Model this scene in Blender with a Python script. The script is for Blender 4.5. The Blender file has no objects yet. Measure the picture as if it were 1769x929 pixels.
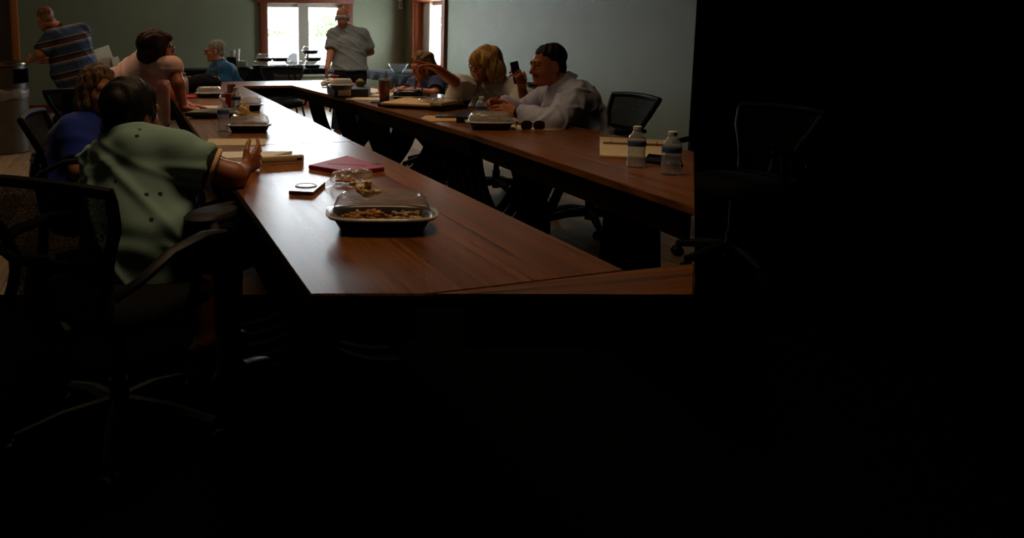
import bpy, bmesh, math, random
import numpy as np
from mathutils import Vector, Matrix

random.seed(7)
rng = np.random.RandomState(7)
scene = bpy.context.scene
COL = scene.collection
PI = math.pi
R = math.radians

# ------------------------------------------------------------------ camera, sky, lights, exposure
FPX, CX, CY, HC = 1360.0, 600.0, 254.0, 1.24          # focal length (px), principal point of the photograph, eye height (m)
XR = Vector((0.96325, -0.26860, 0.0))                 # camera right / up / forward in the room's axes
XU = Vector((0.03755, 0.13465, 0.99018))
XF = Vector((0.26597, 0.95379, -0.13979))
CAM = Vector((0, 0, HC))
cam_d = bpy.data.cameras.new('camera')
cam = bpy.data.objects.new('camera', cam_d)
COL.objects.link(cam)
cam.matrix_world = Matrix(((XR.x, XU.x, -XF.x, 0), (XR.y, XU.y, -XF.y, 0), (XR.z, XU.z, -XF.z, HC), (0, 0, 0, 1)))
cam_d.sensor_width = 36.0
cam_d.lens = FPX / 1769 * 36
cam_d.shift_x = (884.5 - CX) / 1769
cam_d.shift_y = -(464.5 - CY) / 1769
cam_d.clip_end = 500
scene.camera = cam

SKY_STRENGTH = 29.0
w = bpy.data.worlds.new('world')
scene.world = w
w.use_nodes = True
bg = w.node_tree.nodes['Background']
bg.inputs[0].default_value = (0.86, 0.94, 1.0, 1)
bg.inputs[1].default_value = SKY_STRENGTH

scene.view_settings.view_transform = 'Standard'
scene.view_settings.look = 'None'
scene.view_settings.gamma = 1.0
scene.view_settings.use_curve_mapping = False
scene.view_settings.exposure = 0.0


def area(name, loc, rot, sx, sy, energy, col, portal=False, spread=180):
    d = bpy.data.lights.new(name, 'AREA')
    d.shape = 'RECTANGLE'
    d.size, d.size_y = sx, sy
    d.energy = energy
    d.color = col
    d.spread = R(spread)
    if portal:
        d.cycles.is_portal = True
    o = bpy.data.objects.new(name, d)
    COL.objects.link(o)
    o.location = loc
    o.rotation_euler = rot
    return o


WARM = (1.0, 0.66, 0.36)  # tint of the unseen area lights added at ceiling height as room fill
area('ceiling_fill', (0.9, 2.7, 3.6), (0, 0, 0), 1.0, 1.0, 9, WARM, spread=85)
area('ceiling_fill', (1.3, 5.2, 3.6), (0, 0, 0), 1.0, 1.0, 5, WARM, spread=80)
area('ceiling_fill', (-.4, 6.6, 3.6), (0, 0, 0), 1.2, 1.2, 17, WARM, spread=130)
area('ceiling_fill', (0.6, 10.2, 3.6), (0, 0, 0), 1.2, 1.2, 15, (1.0, .74, .48))
area('ceiling_fill', (2.3, 7.6, 3.6), (0, 0, 0), 1.2, 1.2, 15, (1.0, .82, .64), spread=95)
area('window_portal', (3.0, 13.62, 1.28), (R(-90), 0, 0), 1.36, 1.2, 1, (1, 1, 1), True)
area('window_portal', (3.0, 13.62, 2.41), (R(-90), 0, 0), 1.36, .82, 1, (1, 1, 1), True)
area('window_portal', (5.10, 12.42, 1.28), (0, R(90), 0), 1.2, 1.4, 1, (1, 1, 1), True)

# ------------------------------------------------------------------ helpers


def at(px, py, d):
    """The point of the room seen at a place of the photograph, d metres ahead of the camera."""
    return CAM + XF * d + XR * ((px - CX) / FPX * d) + XU * ((CY - py) / FPX * d)


def on(px, py, z=0.74):
    """The point of a level surface at height z seen at a place of the photograph."""
    r = XF + XR * ((px - CX) / FPX) + XU * ((CY - py) / FPX)
    return CAM + r * ((z - HC) / r.z)


def lin(c):
    return tuple(((v / 255) / 12.92 if v / 255 <= 0.04045 else ((v / 255 + 0.055) / 1.055) ** 2.4) for v in c)


MATS = {}


def mat(name, col, rough=.6, metal=0., spec=.4, vary=.12, vscale=8., bump=0., bscale=60., coat=0., stretch=None, sheen=0.):
    """A procedural material: a base colour broken up by noise, with an optional fine bump."""
    if name in MATS:
        return MATS[name]
    m = bpy.data.materials.new(name)
    m.use_nodes = True
    nt = m.node_tree
    b = nt.nodes['Principled BSDF']
    b.inputs['Roughness'].default_value = rough
    b.inputs['Metallic'].default_value = metal
    b.inputs['Specular IOR Level'].default_value = spec
    if coat:
        b.inputs['Coat Weight'].default_value = coat
        b.inputs['Coat Roughness'].default_value = .08
    if sheen:
        b.inputs['Sheen Weight'].default_value = sheen
    tc = nt.nodes.new('ShaderNodeTexCoord')
    src = tc.outputs['Object']
    if stretch:
        mp = nt.nodes.new('ShaderNodeMapping')
        mp.inputs['Scale'].default_value = stretch
        nt.links.new(src, mp.inputs[0])
        src = mp.outputs[0]
    n = nt.nodes.new('ShaderNodeTexNoise')
    n.inputs['Scale'].default_value = vscale
    n.inputs['Detail'].default_value = 4
    nt.links.new(src, n.inputs['Vector'])
    r = nt.nodes.new('ShaderNodeValToRGB')
    c = lin(col)
    r.color_ramp.elements[0].position = .3
    r.color_ramp.elements[1].position = .7
    r.color_ramp.elements[0].color = tuple(max(0, v * (1 - vary)) for v in c) + (1,)
    r.color_ramp.elements[1].color = tuple(min(1, v * (1 + vary)) for v in c) + (1,)
    nt.links.new(n.outputs['Fac'], r.inputs[0])
    nt.links.new(r.outputs[0], b.inputs['Base Color'])
    if bump:
        n2 = nt.nodes.new('ShaderNodeTexNoise')
        n2.inputs['Scale'].default_value = bscale
        nt.links.new(src, n2.inputs['Vector'])
        bp = nt.nodes.new('ShaderNodeBump')
        bp.inputs['Strength'].default_value = bump
        bp.inputs['Distance'].default_value = .01
        nt.links.new(n2.outputs['Fac'], bp.inputs['Height'])
        nt.links.new(bp.outputs[0], b.inputs['Normal'])
    MATS[name] = m
    return m


def clear(name, tint=(1, 1, 1), alpha=.12, rough=.05, body=(.8, .8, .8)):
    """Clear plastic or glass: mostly see-through, glossy at grazing angles, a little milky body."""
    if name in MATS:
        return MATS[name]
    m = bpy.data.materials.new(name)
    m.use_nodes = True
    nt = m.node_tree
    nt.nodes.clear()
    out = nt.nodes.new('ShaderNodeOutputMaterial')
    tr = nt.nodes.new('ShaderNodeBsdfTransparent')
    tr.inputs[0].default_value = (*tint, 1)
    gl = nt.nodes.new('ShaderNodeBsdfGlossy')
    gl.inputs['Roughness'].default_value = rough
    df = nt.nodes.new('ShaderNodeBsdfDiffuse')
    df.inputs[0].default_value = (*body, 1)
    fw = nt.nodes.new('ShaderNodeLayerWeight')
    fw.inputs[0].default_value = .5
    fp_ = nt.nodes.new('ShaderNodeMath')
    fp_.operation = 'POWER'
    fp_.inputs[1].default_value = 2.6
    nt.links.new(fw.outputs['Facing'], fp_.inputs[0])
    fr = nt.nodes.new('ShaderNodeMath')
    fr.operation = 'MULTIPLY_ADD'
    fr.inputs[1].default_value = .62
    fr.inputs[2].default_value = .04
    nt.links.new(fp_.outputs[0], fr.inputs[0])
    n = nt.nodes.new('ShaderNodeTexNoise')
    n.inputs['Scale'].default_value = 30
    ml = nt.nodes.new('ShaderNodeMath')
    ml.operation = 'MULTIPLY_ADD'
    ml.inputs[1].default_value = alpha * .5
    ml.inputs[2].default_value = alpha * .75
    nt.links.new(n.outputs['Fac'], ml.inputs[0])
    m1 = nt.nodes.new('ShaderNodeMixShader')
    nt.links.new(ml.outputs[0], m1.inputs[0])
    nt.links.new(tr.outputs[0], m1.inputs[1])
    nt.links.new(df.outputs[0], m1.inputs[2])
    m2 = nt.nodes.new('ShaderNodeMixShader')
    nt.links.new(fr.outputs[0], m2.inputs[0])
    nt.links.new(m1.outputs[0], m2.inputs[1])
    nt.links.new(gl.outputs[0], m2.inputs[2])
    nt.links.new(m2.outputs[0], out.inputs[0])
    MATS[name] = m
    return m


def wood(name, dark, light, rough=.35, scale=(1, 18, 18), bump=.05, spec=.5, coat=0., rot=0.):
    """Wood with grain running along local X (turned by rot about Z)."""
    if name in MATS:
        return MATS[name]
    m = bpy.data.materials.new(name)
    m.use_nodes = True
    nt = m.node_tree
    b = nt.nodes['Principled BSDF']
    tc = nt.nodes.new('ShaderNodeTexCoord')
    mp = nt.nodes.new('ShaderNodeMapping')
    mp.inputs['Rotation'].default_value = (0, 0, rot)
    mp.inputs['Scale'].default_value = scale
    nt.links.new(tc.outputs['Object'], mp.inputs[0])
    n = nt.nodes.new('ShaderNodeTexNoise')
    n.inputs['Scale'].default_value = 2.2
    n.inputs['Detail'].default_value = 8
    n.inputs['Roughness'].default_value = .62
    n.inputs['Distortion'].default_value = .15
    nt.links.new(mp.outputs[0], n.inputs['Vector'])
    r = nt.nodes.new('ShaderNodeValToRGB')
    r.color_ramp.elements[0].position = .32
    r.color_ramp.elements[1].position = .68
    r.color_ramp.elements[0].color = lin(dark) + (1,)
    r.color_ramp.elements[1].color = lin(light) + (1,)
    mpb = nt.nodes.new('ShaderNodeMapping')
    mpb.inputs['Rotation'].default_value = (0, 0, rot)
    mpb.inputs['Scale'].default_value = tuple(q * (5 if q >= 1 else 2) for q in scale)
    nt.links.new(tc.outputs['Object'], mpb.inputs[0])
    nb = nt.nodes.new('ShaderNodeTexNoise')
    nb.inputs['Scale'].default_value = 2.2
    nb.inputs['Detail'].default_value = 6
    nb.inputs['Distortion'].default_value = .25
    nt.links.new(mpb.outputs[0], nb.inputs['Vector'])
    av = nt.nodes.new('ShaderNodeMix')
    av.inputs[0].default_value = .5
    nt.links.new(n.outputs['Fac'], av.inputs[2])
    nt.links.new(nb.outputs['Fac'], av.inputs[3])
    n = nb
    nt.links.new(av.outputs[0], r.inputs[0])
    nt.links.new(r.outputs[0], b.inputs['Base Color'])
    rr = nt.nodes.new('ShaderNodeMapRange')
    rr.inputs['To Min'].default_value = rough - .06
    rr.inputs['To Max'].default_value = rough + .08
    nt.links.new(n.outputs['Fac'], rr.inputs[0])
    nt.links.new(rr.outputs[0], b.inputs['Roughness'])
    b.inputs['Specular IOR Level'].default_value = spec
    if coat:
        b.inputs['Coat Weight'].default_value = coat
    bp = nt.nodes.new('ShaderNodeBump')
    bp.inputs['Strength'].default_value = bump
    bp.inputs['Distance'].default_value = .004
    nt.links.new(n.outputs['Fac'], bp.inputs['Height'])
    nt.links.new(bp.outputs[0], b.inputs['Normal'])
    MATS[name] = m
    return m


def tag(o, label=None, cat=None, group=None, kind=None):
    if label: o['label'] = label
    if cat: o['category'] = cat
    if group: o['group'] = group
    if kind: o['kind'] = kind
    return o


def link_mesh(name, me, mats, parent=None, loc=(0, 0, 0), rotz=0., smooth=True, angle=40):
    for m in (mats if isinstance(mats, (list, tuple)) else [mats]):
        me.materials.append(m)
    if smooth:
        me.polygons.foreach_set('use_smooth', [True] * len(me.polygons))
        if angle < 180:
            me.set_sharp_from_angle(angle=R(angle))
    o = bpy.data.objects.new(name, me)
    COL.objects.link(o)
    if parent is not None:
        o.parent = parent
    o.location = loc
    o.rotation_euler = (0, 0, rotz)
    return o


def empty(name, loc, rotz=0., label=None, cat=None, group=None):
    o = bpy.data.objects.new(name, None)
    COL.objects.link(o)
    o.empty_display_size = .1
    o.location = loc
    o.rotation_euler = (0, 0, rotz)
    return tag(o, label, cat, group)


def copy_thing(o, loc=None, rotz=None, label=None, parent=None):
    c = o.copy()
    COL.objects.link(c)
    if parent is not None: c.parent = parent
    if loc is not None: c.location = loc
    if rotz is not None: c.rotation_euler = (0, 0, rotz)
    if label: c['label'] = label
    for ch in list(o.children):
        copy_thing(ch, parent=c)
    return c


class MB:
    """Collects shapes into one mesh."""

    def __init__(self):
        self.v, self.f, self.m = [], [], []

    def add(self, verts, faces, mi=0):
        n = len(self.v)
        self.v += [tuple(x) for x in verts]
        self.f += [tuple(i + n for i in f) for f in faces]
        self.m += [mi] * len(faces)
        return self

    def box(self, c, s, rot=None, bev=0., mi=0, seg=2):
        bm = bmesh.new()
        bmesh.ops.create_cube(bm, size=1)
        for v in bm.verts:
            v.co = Vector((v.co.x * s[0], v.co.y * s[1], v.co.z * s[2]))
        if bev:
            bmesh.ops.bevel(bm, geom=bm.edges[:], offset=min(bev, min(s) * .49), segments=seg, affect='EDGES', profile=.5)
        bm.verts.index_update()
        M = Matrix.Translation(c) @ (rot.to_4x4() if rot is not None else Matrix())
        self.add([M @ v.co for v in bm.verts], [[v.index for v in f.verts] for f in bm.faces], mi)
        bm.free()
        return self

    def loft(self, rings, mi=0, cap0=True, cap1=True, closed=True):
        n = len(rings[0])
        vs = [p for r in rings for p in r]
        fs = []
        for i in range(len(rings) - 1):
            for j in range(n if closed else n - 1):
                k = (j + 1) % n
                fs.append((i * n + j, i * n + k, (i + 1) * n + k, (i + 1) * n + j))
        if cap0: fs.append(tuple(reversed(range(n))))
        if cap1: fs.append(tuple((len(rings) - 1) * n + j for j in range(n)))
        return self.add(vs, fs, mi)

    def lathe(self, prof, c=(0, 0, 0), seg=24, mi=0, cap0=True, cap1=True, rot=None):
        rings = []
        for r, z in prof:
            ring = [Vector((r * math.cos(2 * PI * j / seg), r * math.sin(2 * PI * j / seg), z)) for j in range(seg)]
            if rot is not None: ring = [rot @ p for p in ring]
            rings.append([p + Vector(c) for p in ring])
        return self.loft(rings, mi, cap0, cap1)

    def tube(self, pts, r, seg=10, mi=0, flat=None, closed=False):
        """A tube along pts; flat=(sideways vector, factor) squashes it across that direction."""
        pts = [Vector(p) for p in pts]
        n = len(pts)
        rs = r if isinstance(r, (list, tuple)) else [r] * n
        rings = []
        ref = None
        for i, p in enumerate(pts):
            if closed:
                t = pts[(i + 1) % n] - pts[i - 1]
            else:
                t = pts[min(i + 1, n - 1)] - pts[max(i - 1, 0)]
            t.normalize()
            if ref is None:
                ref = Vector((0, 0, 1)) if abs(t.z) < .9 else Vector((1, 0, 0))
            a = (ref - t * ref.dot(t)).normalized()
            ref = a
            b = t.cross(a)
            ring = []
            for j in range(seg):
                q = a * math.cos(2 * PI * (j + .5) / seg) + b * math.sin(2 * PI * (j + .5) / seg)
                q = q * rs[i]
                if flat:
                    fv = Vector(flat[0]).normalized()
                    q = q + fv * q.dot(fv) * (flat[1] - 1)
                ring.append(p + q)
            rings.append(ring)
        if closed: rings.append(rings[0])
        return self.loft(rings, mi, not closed, not closed)

    def prism(self, poly, z0, z1, mi=0, inset=0.):
        """Level polygon extruded from z0 to z1."""
        return self.loft([[(x, y, z0) for x, y in poly], [(x, y, z1) for x, y in poly]], mi)

    def sphere(self, c, r, seg=14, mi=0, rot=None):
        rr = r if isinstance(r, (list, tuple)) else (r, r, r)
        rings = []
        for i in range(1, seg):
            a = -PI / 2 + PI * i / seg
            ring = [Vector((rr[0] * math.cos(a) * math.cos(2 * PI * j / (seg * 2)), rr[1] * math.cos(a) * math.sin(2 * PI * j / (seg * 2)), rr[2] * math.sin(a))) for j in range(seg * 2)]
            if rot is not None: ring = [rot @ p for p in ring]
            rings.append([p + Vector(c) for p in ring])
        return self.loft(rings, mi)

    def mesh(self, name):
        me = bpy.data.meshes.new(name)
        me.from_pydata(self.v, [], self.f)
        me.polygons.foreach_set('material_index', self.m)
        bm = bmesh.new()
        bm.from_mesh(me)
        bmesh.ops.recalc_face_normals(bm, faces=bm.faces[:])
        bm.to_mesh(me)
        bm.free()
        me.update()
        return me

    def build(self, name, mats, parent=None, loc=(0, 0, 0), rotz=0., smooth=True, angle=40):
        return link_mesh(name, self.mesh(name), mats, parent, loc, rotz, smooth, angle)


# ------------------------------------------------------------------ organic surfaces: smooth-union distance fields -> mesh
def V3(p):
    return np.array([p[0], p[1], p[2]], dtype=np.float32)


class Field:
    """Prims are blended in order; every prim is (function, low corner, high corner, blend, sign)."""

    def __init__(self):
        self.p = []

    def cone(self, a, b, r1, r2, k=.02, cut_a=False, cut_b=False, sign=1, flat=None):
        a, b = V3(a), V3(b)
        ba = b - a
        L2 = float(ba @ ba) + 1e-9
        L = math.sqrt(L2)
        ax = V3(Vector(flat[0]).normalized()) if flat else None

        def f(P):
            pa = P - a
            if flat:
                pa = pa + (pa @ ax)[..., None] * ax * (1 / flat[1] - 1)
            h0 = (pa @ ba) / L2
            h = np.clip(h0, 0, 1)
            d = np.sqrt(((pa - h[..., None] * ba) ** 2).sum(-1)) - (r1 + h * (r2 - r1))
            if cut_b: d = np.maximum(d, (h0 - 1) * L)
            if cut_a: d = np.maximum(d, -h0 * L)
            return d
        m = max(r1, r2)
        self.p.append((f, np.minimum(a, b) - m, np.maximum(a, b) + m, k, sign))
        return self

    def ell(self, c, rad, ax=None, k=.03, sign=1, cut=None):
        """Ellipsoid; ax = three unit axes; cut=(point, normal) flattens it beyond a plane."""
        c, rad = V3(c), V3(rad)
        Rm = np.array([V3(x) for x in ax]) if ax is not None else np.eye(3, dtype=np.float32)

        def f(P):
            q = (P - c) @ Rm.T
            k0 = np.sqrt(((q / rad) ** 2).sum(-1)) + 1e-6
            k1 = np.sqrt(((q / rad ** 2) ** 2).sum(-1)) + 1e-6
            d = k0 * (k0 - 1) / k1
            if cut is not None:
                d = np.maximum(d, (P - V3(cut[0])) @ V3(cut[1]))
            return d
        m = np.abs(Rm.T * rad).sum(1)
        self.p.append((f, c - m, c + m, k, sign))
        return self

    def halfspace(self, p, n, lo, hi):
        """Cuts away everything on the n side of p inside a box."""
        p, n = V3(p), V3(Vector(n).normalized())
        self.p.append((lambda P: -((P - p) @ n), V3(lo), V3(hi), .004, -1))
        return self

    def mesh(self, name, h, base, disp=None, attr=None):
        pos = [q for q in self.p if q[4] > 0]
        lo = np.min([q[1] for q in pos], 0) - 3 * h
        hi = np.max([q[2] for q in pos], 0) + 3 * h
        n = np.ceil((hi - lo) / h).astype(int) + 1
        axs = [lo[i] + h * np.arange(n[i], dtype=np.float32) for i in range(3)]
        vol = np.full(tuple(n), 1.0, dtype=np.float32)
        for f, a, b, k, s in self.p:
            mg = k + 3 * h
            i0 = np.clip(np.floor((a - mg - lo) / h).astype(int), 0, n - 1)
            i1 = np.clip(np.ceil((b + mg - lo) / h).astype(int) + 1, 1, n)
            if np.any(i1 <= i0): continue
            sl = tuple(slice(i0[i], i1[i]) for i in range(3))
            P = np.stack(np.meshgrid(*[axs[i][sl[i]] for i in range(3)], indexing='ij'), -1).astype(np.float32)
            d = f(P).astype(np.float32)
            o = vol[sl]
            if s > 0:
                e = np.clip(.5 + .5 * (o - d) / k, 0, 1)
                vol[sl] = o + (d - o) * e - k * e * (1 - e)
            else:
                d = -d
                e = np.clip(.5 - .5 * (o - d) / k, 0, 1)
                vol[sl] = o + (d - o) * e + k * e * (1 - e)
        vs, fs = surface_nets(vol, lo, h)
        me = bpy.data.meshes.new(name)
        me.vertices.add(len(vs))
        me.vertices.foreach_set('co', vs.astype(np.float32).ravel())
        me.loops.add(len(fs) * 4)
        me.loops.foreach_set('vertex_index', fs.astype(np.int32).ravel())
        me.polygons.add(len(fs))
        me.polygons.foreach_set('loop_start', (np.arange(len(fs)) * 4).astype(np.int32))
        me.update(calc_edges=True)
        me.validate()
        if disp is not None:
            nn = np.empty(len(me.vertices) * 3, dtype=np.float32)
            me.vertices.foreach_get('normal', nn)
            nn = nn.reshape(-1, 3)
            vs = vs + nn * disp(vs)[:, None]
        if attr is not None:
            a = me.attributes.new('along', 'FLOAT', 'POINT')
            a.data.foreach_set('value', attr(vs).astype(np.float32))
        me.vertices.foreach_set('co', (vs - V3(base)).astype(np.float32).ravel())
        me.update()
        return me


def surface_nets(vol, lo, h):
    s = vol < 0
    nx, ny, nz = vol.shape
    cnt = np.zeros((nx - 1, ny - 1, nz - 1), dtype=np.int8)
    corners = [(i, j, k) for i in (0, 1) for j in (0, 1) for k in (0, 1)]
    for i, j, k in corners:
        cnt += s[i:nx - 1 + i, j:ny - 1 + j, k:nz - 1 + k]
    act = (cnt > 0) & (cnt < 8)
    idx = np.argwhere(act)
    acc = np.zeros((len(idx), 3), dtype=np.float32)
    num = np.zeros(len(idx), dtype=np.float32)
    for c1 in corners:
        for ax in range(3):
            if c1[ax]: continue
            c2 = list(c1); c2[ax] = 1
            v1 = vol[idx[:, 0] + c1[0], idx[:, 1] + c1[1], idx[:, 2] + c1[2]]
            v2 = vol[idx[:, 0] + c2[0], idx[:, 1] + c2[1], idx[:, 2] + c2[2]]
            cr = (v1 < 0) != (v2 < 0)
            t = np.where(cr, v1 / np.where(cr, v1 - v2, 1), 0)
            p = np.tile(np.array(c1, dtype=np.float32), (len(idx), 1))
            p[:, ax] += t
            acc[cr] += p[cr]
            num[cr] += 1
    vs = lo + h * (idx + acc / num[:, None])
    vid = np.full(act.shape, -1, dtype=np.int64)
    vid[act] = np.arange(len(idx))
    fs = []
    for ax in range(3):
        o1, o2 = [(1, 2), (2, 0), (0, 1)][ax]
        a = np.take(s, range(0, s.shape[ax] - 1), ax)
        b = np.take(s, range(1, s.shape[ax]), ax)
        e = np.argwhere(a != b)
        e = e[(e[:, o1] > 0) & (e[:, o2] > 0) & (e[:, o1] < s.shape[o1] - 1) & (e[:, o2] < s.shape[o2] - 1)]
        q = []
        for d1, d2 in ((1, 1), (0, 1), (0, 0), (1, 0)):
            c = e.copy()
            c[:, o1] -= d1
            c[:, o2] -= d2
            q.append(vid[c[:, 0], c[:, 1], c[:, 2]])
        q = np.stack(q, 1)
        inside = s[e[:, 0], e[:, 1], e[:, 2]]
        q[~inside] = q[~inside][:, ::-1]
        fs.append(q)
    fs = np.concatenate(fs)
    return vs, fs[(fs >= 0).all(1)]


def folds(amp, seed, freq=22., axis=(0, 0, 1), squeeze=.35):
    """Soft cloth wrinkles, as an offset along the surface normal."""
    r = np.random.RandomState(seed)
    ax = V3(axis)
    W = r.normal(size=(5, 3)).astype(np.float32)
    W -= (W @ ax)[:, None] * ax * (1 - squeeze)
    W *= freq * r.uniform(.6, 1.5, (5, 1))
    U = r.normal(size=(5, 3)).astype(np.float32) * freq * .35
    ph = r.uniform(0, 6.28, 10)

    def f(P):
        d = 0
        for i in range(5):
            d = d + np.sin(P @ W[i] + ph[i] + 1.8 * np.sin(P @ U[i] + ph[i + 5]))
        return (amp * d / 2.6).astype(np.float32)
    return f

# ------------------------------------------------------------------ materials
M_wall = mat('sage_paint', (128, 134, 108), .55, spec=.35, vary=.04, vscale=3, bump=.06, bscale=220)
M_dark = mat('near_black', (6, 6, 6), .95, spec=0, vary=.05)  # darkness put into the colour itself, for the added floor and walls
M_ceil = mat('ceiling_paint', (84, 72, 58), .8, vary=.03)
M_cedar = wood('cedar_shaded', (88, 40, 23), (132, 64, 37), .5, (2, 2, .25), .05, .3)  # darker copy of the cedar, backlit shade put into the colour
M_base = wood('cedar_board', (112, 52, 26), (150, 78, 42), .5, (.6, 6, 6), .04, .3)
M_vinyl = mat('cream_vinyl', (170, 163, 148), .45, vary=.04)
M_top = wood('walnut_top', (48, 26, 8), (156, 92, 34), .29, (9, .35, 4), .010, .5)
M_topx = wood('walnut_cross_top', (48, 26, 8), (156, 92, 34), .29, (.35, 9, 4), .010, .5)
M_edge = wood('walnut_edge', (44, 25, 13), (70, 40, 22), .4, (4, .4, 4), .05, .4)
M_leg = mat('black_leg', (18, 14, 12), .8, spec=.04, vary=.1)
M_blk = mat('black_plastic', (13, 13, 14), .55, spec=.25, vary=.1)
M_fab = mat('black_fabric', (14, 14, 15), .9, spec=.1, vary=.15, bump=.2, bscale=300)
M_grey = mat('grey_pad', (15, 15, 17), .7, vary=.08)
M_cloth = mat('black_cloth', (22, 24, 30), .9, spec=.12, vary=.12, bump=.1, bscale=40)
M_paper = mat('white_paper', (226, 220, 206), .8, vary=.02)
M_cream = mat('cream_paper', (214, 196, 160), .8, vary=.03)
M_manila = mat('manila_paper', (214, 176, 116), .75, vary=.04)
M_red = mat('red_plastic', (168, 16, 30), .4, vary=.05)
M_wht = mat('white_plastic', (220, 220, 216), .4, vary=.02)
M_lid = clear('clear_lid', (.97, .97, .97), .13, .12, (.85, .85, .85))
M_lid2 = clear('whitened_lid', (.95, .95, .95), .30, .15, (.85, .85, .85))  # whiter body stands in for reflections on the farther lids
M_rim = clear('lid_rim', (.95, .95, .93), .5, .15, (.8, .78, .74))
M_pet = clear('bottle_plastic', (.96, .97, .98), .22, .06, (.75, .8, .86))
M_wrap = clear('cellophane', (.95, .95, .95), .14, .1, (.85, .85, .85))
M_glass = clear('window_glass', (.98, .99, .99), .01, .01, (.9, .9, .9))
M_water = clear('water', (.9, .94, .97), .06, .03, (.7, .75, .8))
M_tray = mat('black_tray', (14, 14, 15), .3, spec=.6, vary=.05)
M_label = mat('blue_label', (44, 84, 140), .4, vary=.3, vscale=60)
M_chrome = mat('metal', (170, 170, 172), .3, 1., vary=.05)
M_food = mat('golden_food', (196, 120, 44), .7, vary=.5, vscale=40)
M_food2 = mat('pale_food', (196, 160, 112), .7, vary=.4, vscale=50)
M_bread = mat('bread', (234, 200, 138), .8, vary=.3, vscale=60, bump=.3, bscale=120)


def plank_mat():
    m = bpy.data.materials.new('plank_floor')
    m.use_nodes = True
    nt = m.node_tree
    b = nt.nodes['Principled BSDF']
    tc = nt.nodes.new('ShaderNodeTexCoord')
    mp = nt.nodes.new('ShaderNodeMapping')
    mp.inputs['Rotation'].default_value = (0, 0, R(90))
    nt.links.new(tc.outputs['Object'], mp.inputs[0])
    br = nt.nodes.new('ShaderNodeTexBrick')
    br.inputs['Scale'].default_value = 1
    br.inputs['Brick Width'].default_value = 1.2
    br.inputs['Row Height'].default_value = .16
    br.inputs['Mortar Size'].default_value = .002
    br.inputs['Color1'].default_value = (*lin((158, 134, 106)), 1)
    br.inputs['Color2'].default_value = (*lin((104, 86, 66)), 1)
    br.inputs['Mortar'].default_value = (*lin((40, 34, 30)), 1)
    nt.links.new(mp.outputs[0], br.inputs['Vector'])
    mp2 = nt.nodes.new('ShaderNodeMapping')
    mp2.inputs['Scale'].default_value = (14, 1.2, 1)
    nt.links.new(tc.outputs['Object'], mp2.inputs[0])
    n = nt.nodes.new('ShaderNodeTexNoise')
    n.inputs['Scale'].default_value = 2
    n.inputs['Detail'].default_value = 7
    nt.links.new(mp2.outputs[0], n.inputs['Vector'])
    mx = nt.nodes.new('ShaderNodeMix')
    mx.data_type = 'RGBA'
    mx.blend_type = 'OVERLAY'
    mx.inputs[0].default_value = .55
    nt.links.new(br.outputs['Color'], mx.inputs[6])
    nt.links.new(n.outputs['Fac'], mx.inputs[7])
    nt.links.new(mx.outputs[2], b.inputs['Base Color'])
    b.inputs['Roughness'].default_value = .42
    b.inputs['Specular IOR Level'].default_value = .4
    return m


# ------------------------------------------------------------------ the room
YF, XW, XL, ZC = 13.5, 4.85, -1.75, 3.7          # far wall, right wall, left wall, ceiling


def struct(name, mb, m, label=None, parent=None, **kw):
    o = mb.build(name, m, parent, **kw)
    if parent is None:
        tag(o, label, 'room', kind='structure')
    return o


# plank floor as far as the photograph shows it, an added near-black floor round it
fp = [on(-40, 509, 0), on(1200, 509, 0), on(1200, 300, 0)]
poly = [(XL, fp[0].y + .25), (fp[0].x, fp[0].y), (fp[1].x, fp[1].y), (fp[2].x, fp[2].y), (XW, 6.2), (XW, YF), (XL, YF)]
struct('floor', MB().prism(poly, -.05, 0), plank_mat(), 'grey-brown wood plank floor under the tables', smooth=False)
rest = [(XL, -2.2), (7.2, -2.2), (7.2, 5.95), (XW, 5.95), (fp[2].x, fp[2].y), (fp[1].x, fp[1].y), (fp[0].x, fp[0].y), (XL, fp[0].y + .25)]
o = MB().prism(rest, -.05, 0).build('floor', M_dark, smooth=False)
tag(o, 'added near-black floor at the near side of the room', 'room', kind='structure')
struct('ceiling', MB().box(((XL + 7.2) / 2, 5.6, ZC + .05), (7.2 - XL + .6, 16.6, .1)), M_ceil, 'plain ceiling above the meeting room')
WX0, WX1, WZ0, WZ1 = 2.33, 3.70, .70, 1.80        # far window opening
TZ0, TZ1 = 2.02, 2.80                            # the light above its header
far = MB()
far.box(((XL + WX0) / 2, YF + .15, ZC / 2), (WX0 - XL, .3, ZC)).box(((WX1 + XW + .3) / 2, YF + .15, ZC / 2), (XW + .3 - WX1, .3, ZC))
far.box(((WX0 + WX1) / 2, YF + .15, WZ0 / 2), (WX1 - WX0, .3, WZ0)).box(((WX0 + WX1) / 2, YF + .15, (WZ1 + TZ0) / 2), (WX1 - WX0, .3, TZ0 - WZ1))
far.box(((WX0 + WX1) / 2, YF + .15, (TZ1 + ZC) / 2), (WX1 - WX0, .3, ZC - TZ1))
struct('wall_far', far, M_wall, 'sage green far wall with the double window', smooth=False)
SY0, SY1, SZ0, SZ1 = 11.72, 13.02, .70, 1.84      # right window opening
RY = 5.95
rt = MB()
rt.box((XW + .15, (RY + SY0) / 2, ZC / 2), (.3, SY0 - RY, ZC)).box((XW + .15, (SY1 + YF) / 2, ZC / 2), (.3, YF - SY1, ZC))
rt.box((XW + .15, (SY0 + SY1) / 2, SZ0 / 2), (.3, SY1 - SY0, SZ0)).box((XW + .15, (SY0 + SY1) / 2, (SZ1 + ZC) / 2), (.3, SY1 - SY0, ZC - SZ1))
struct('wall_right', rt, M_wall, 'sage green wall behind the people on the right', smooth=False)
struct('wall_left', MB().box((XL - .15, (YF - 2.2) / 2, ZC / 2), (.3, YF + 2.2, ZC)), M_wall, 'sage green wall on the left edge', smooth=False)
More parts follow.
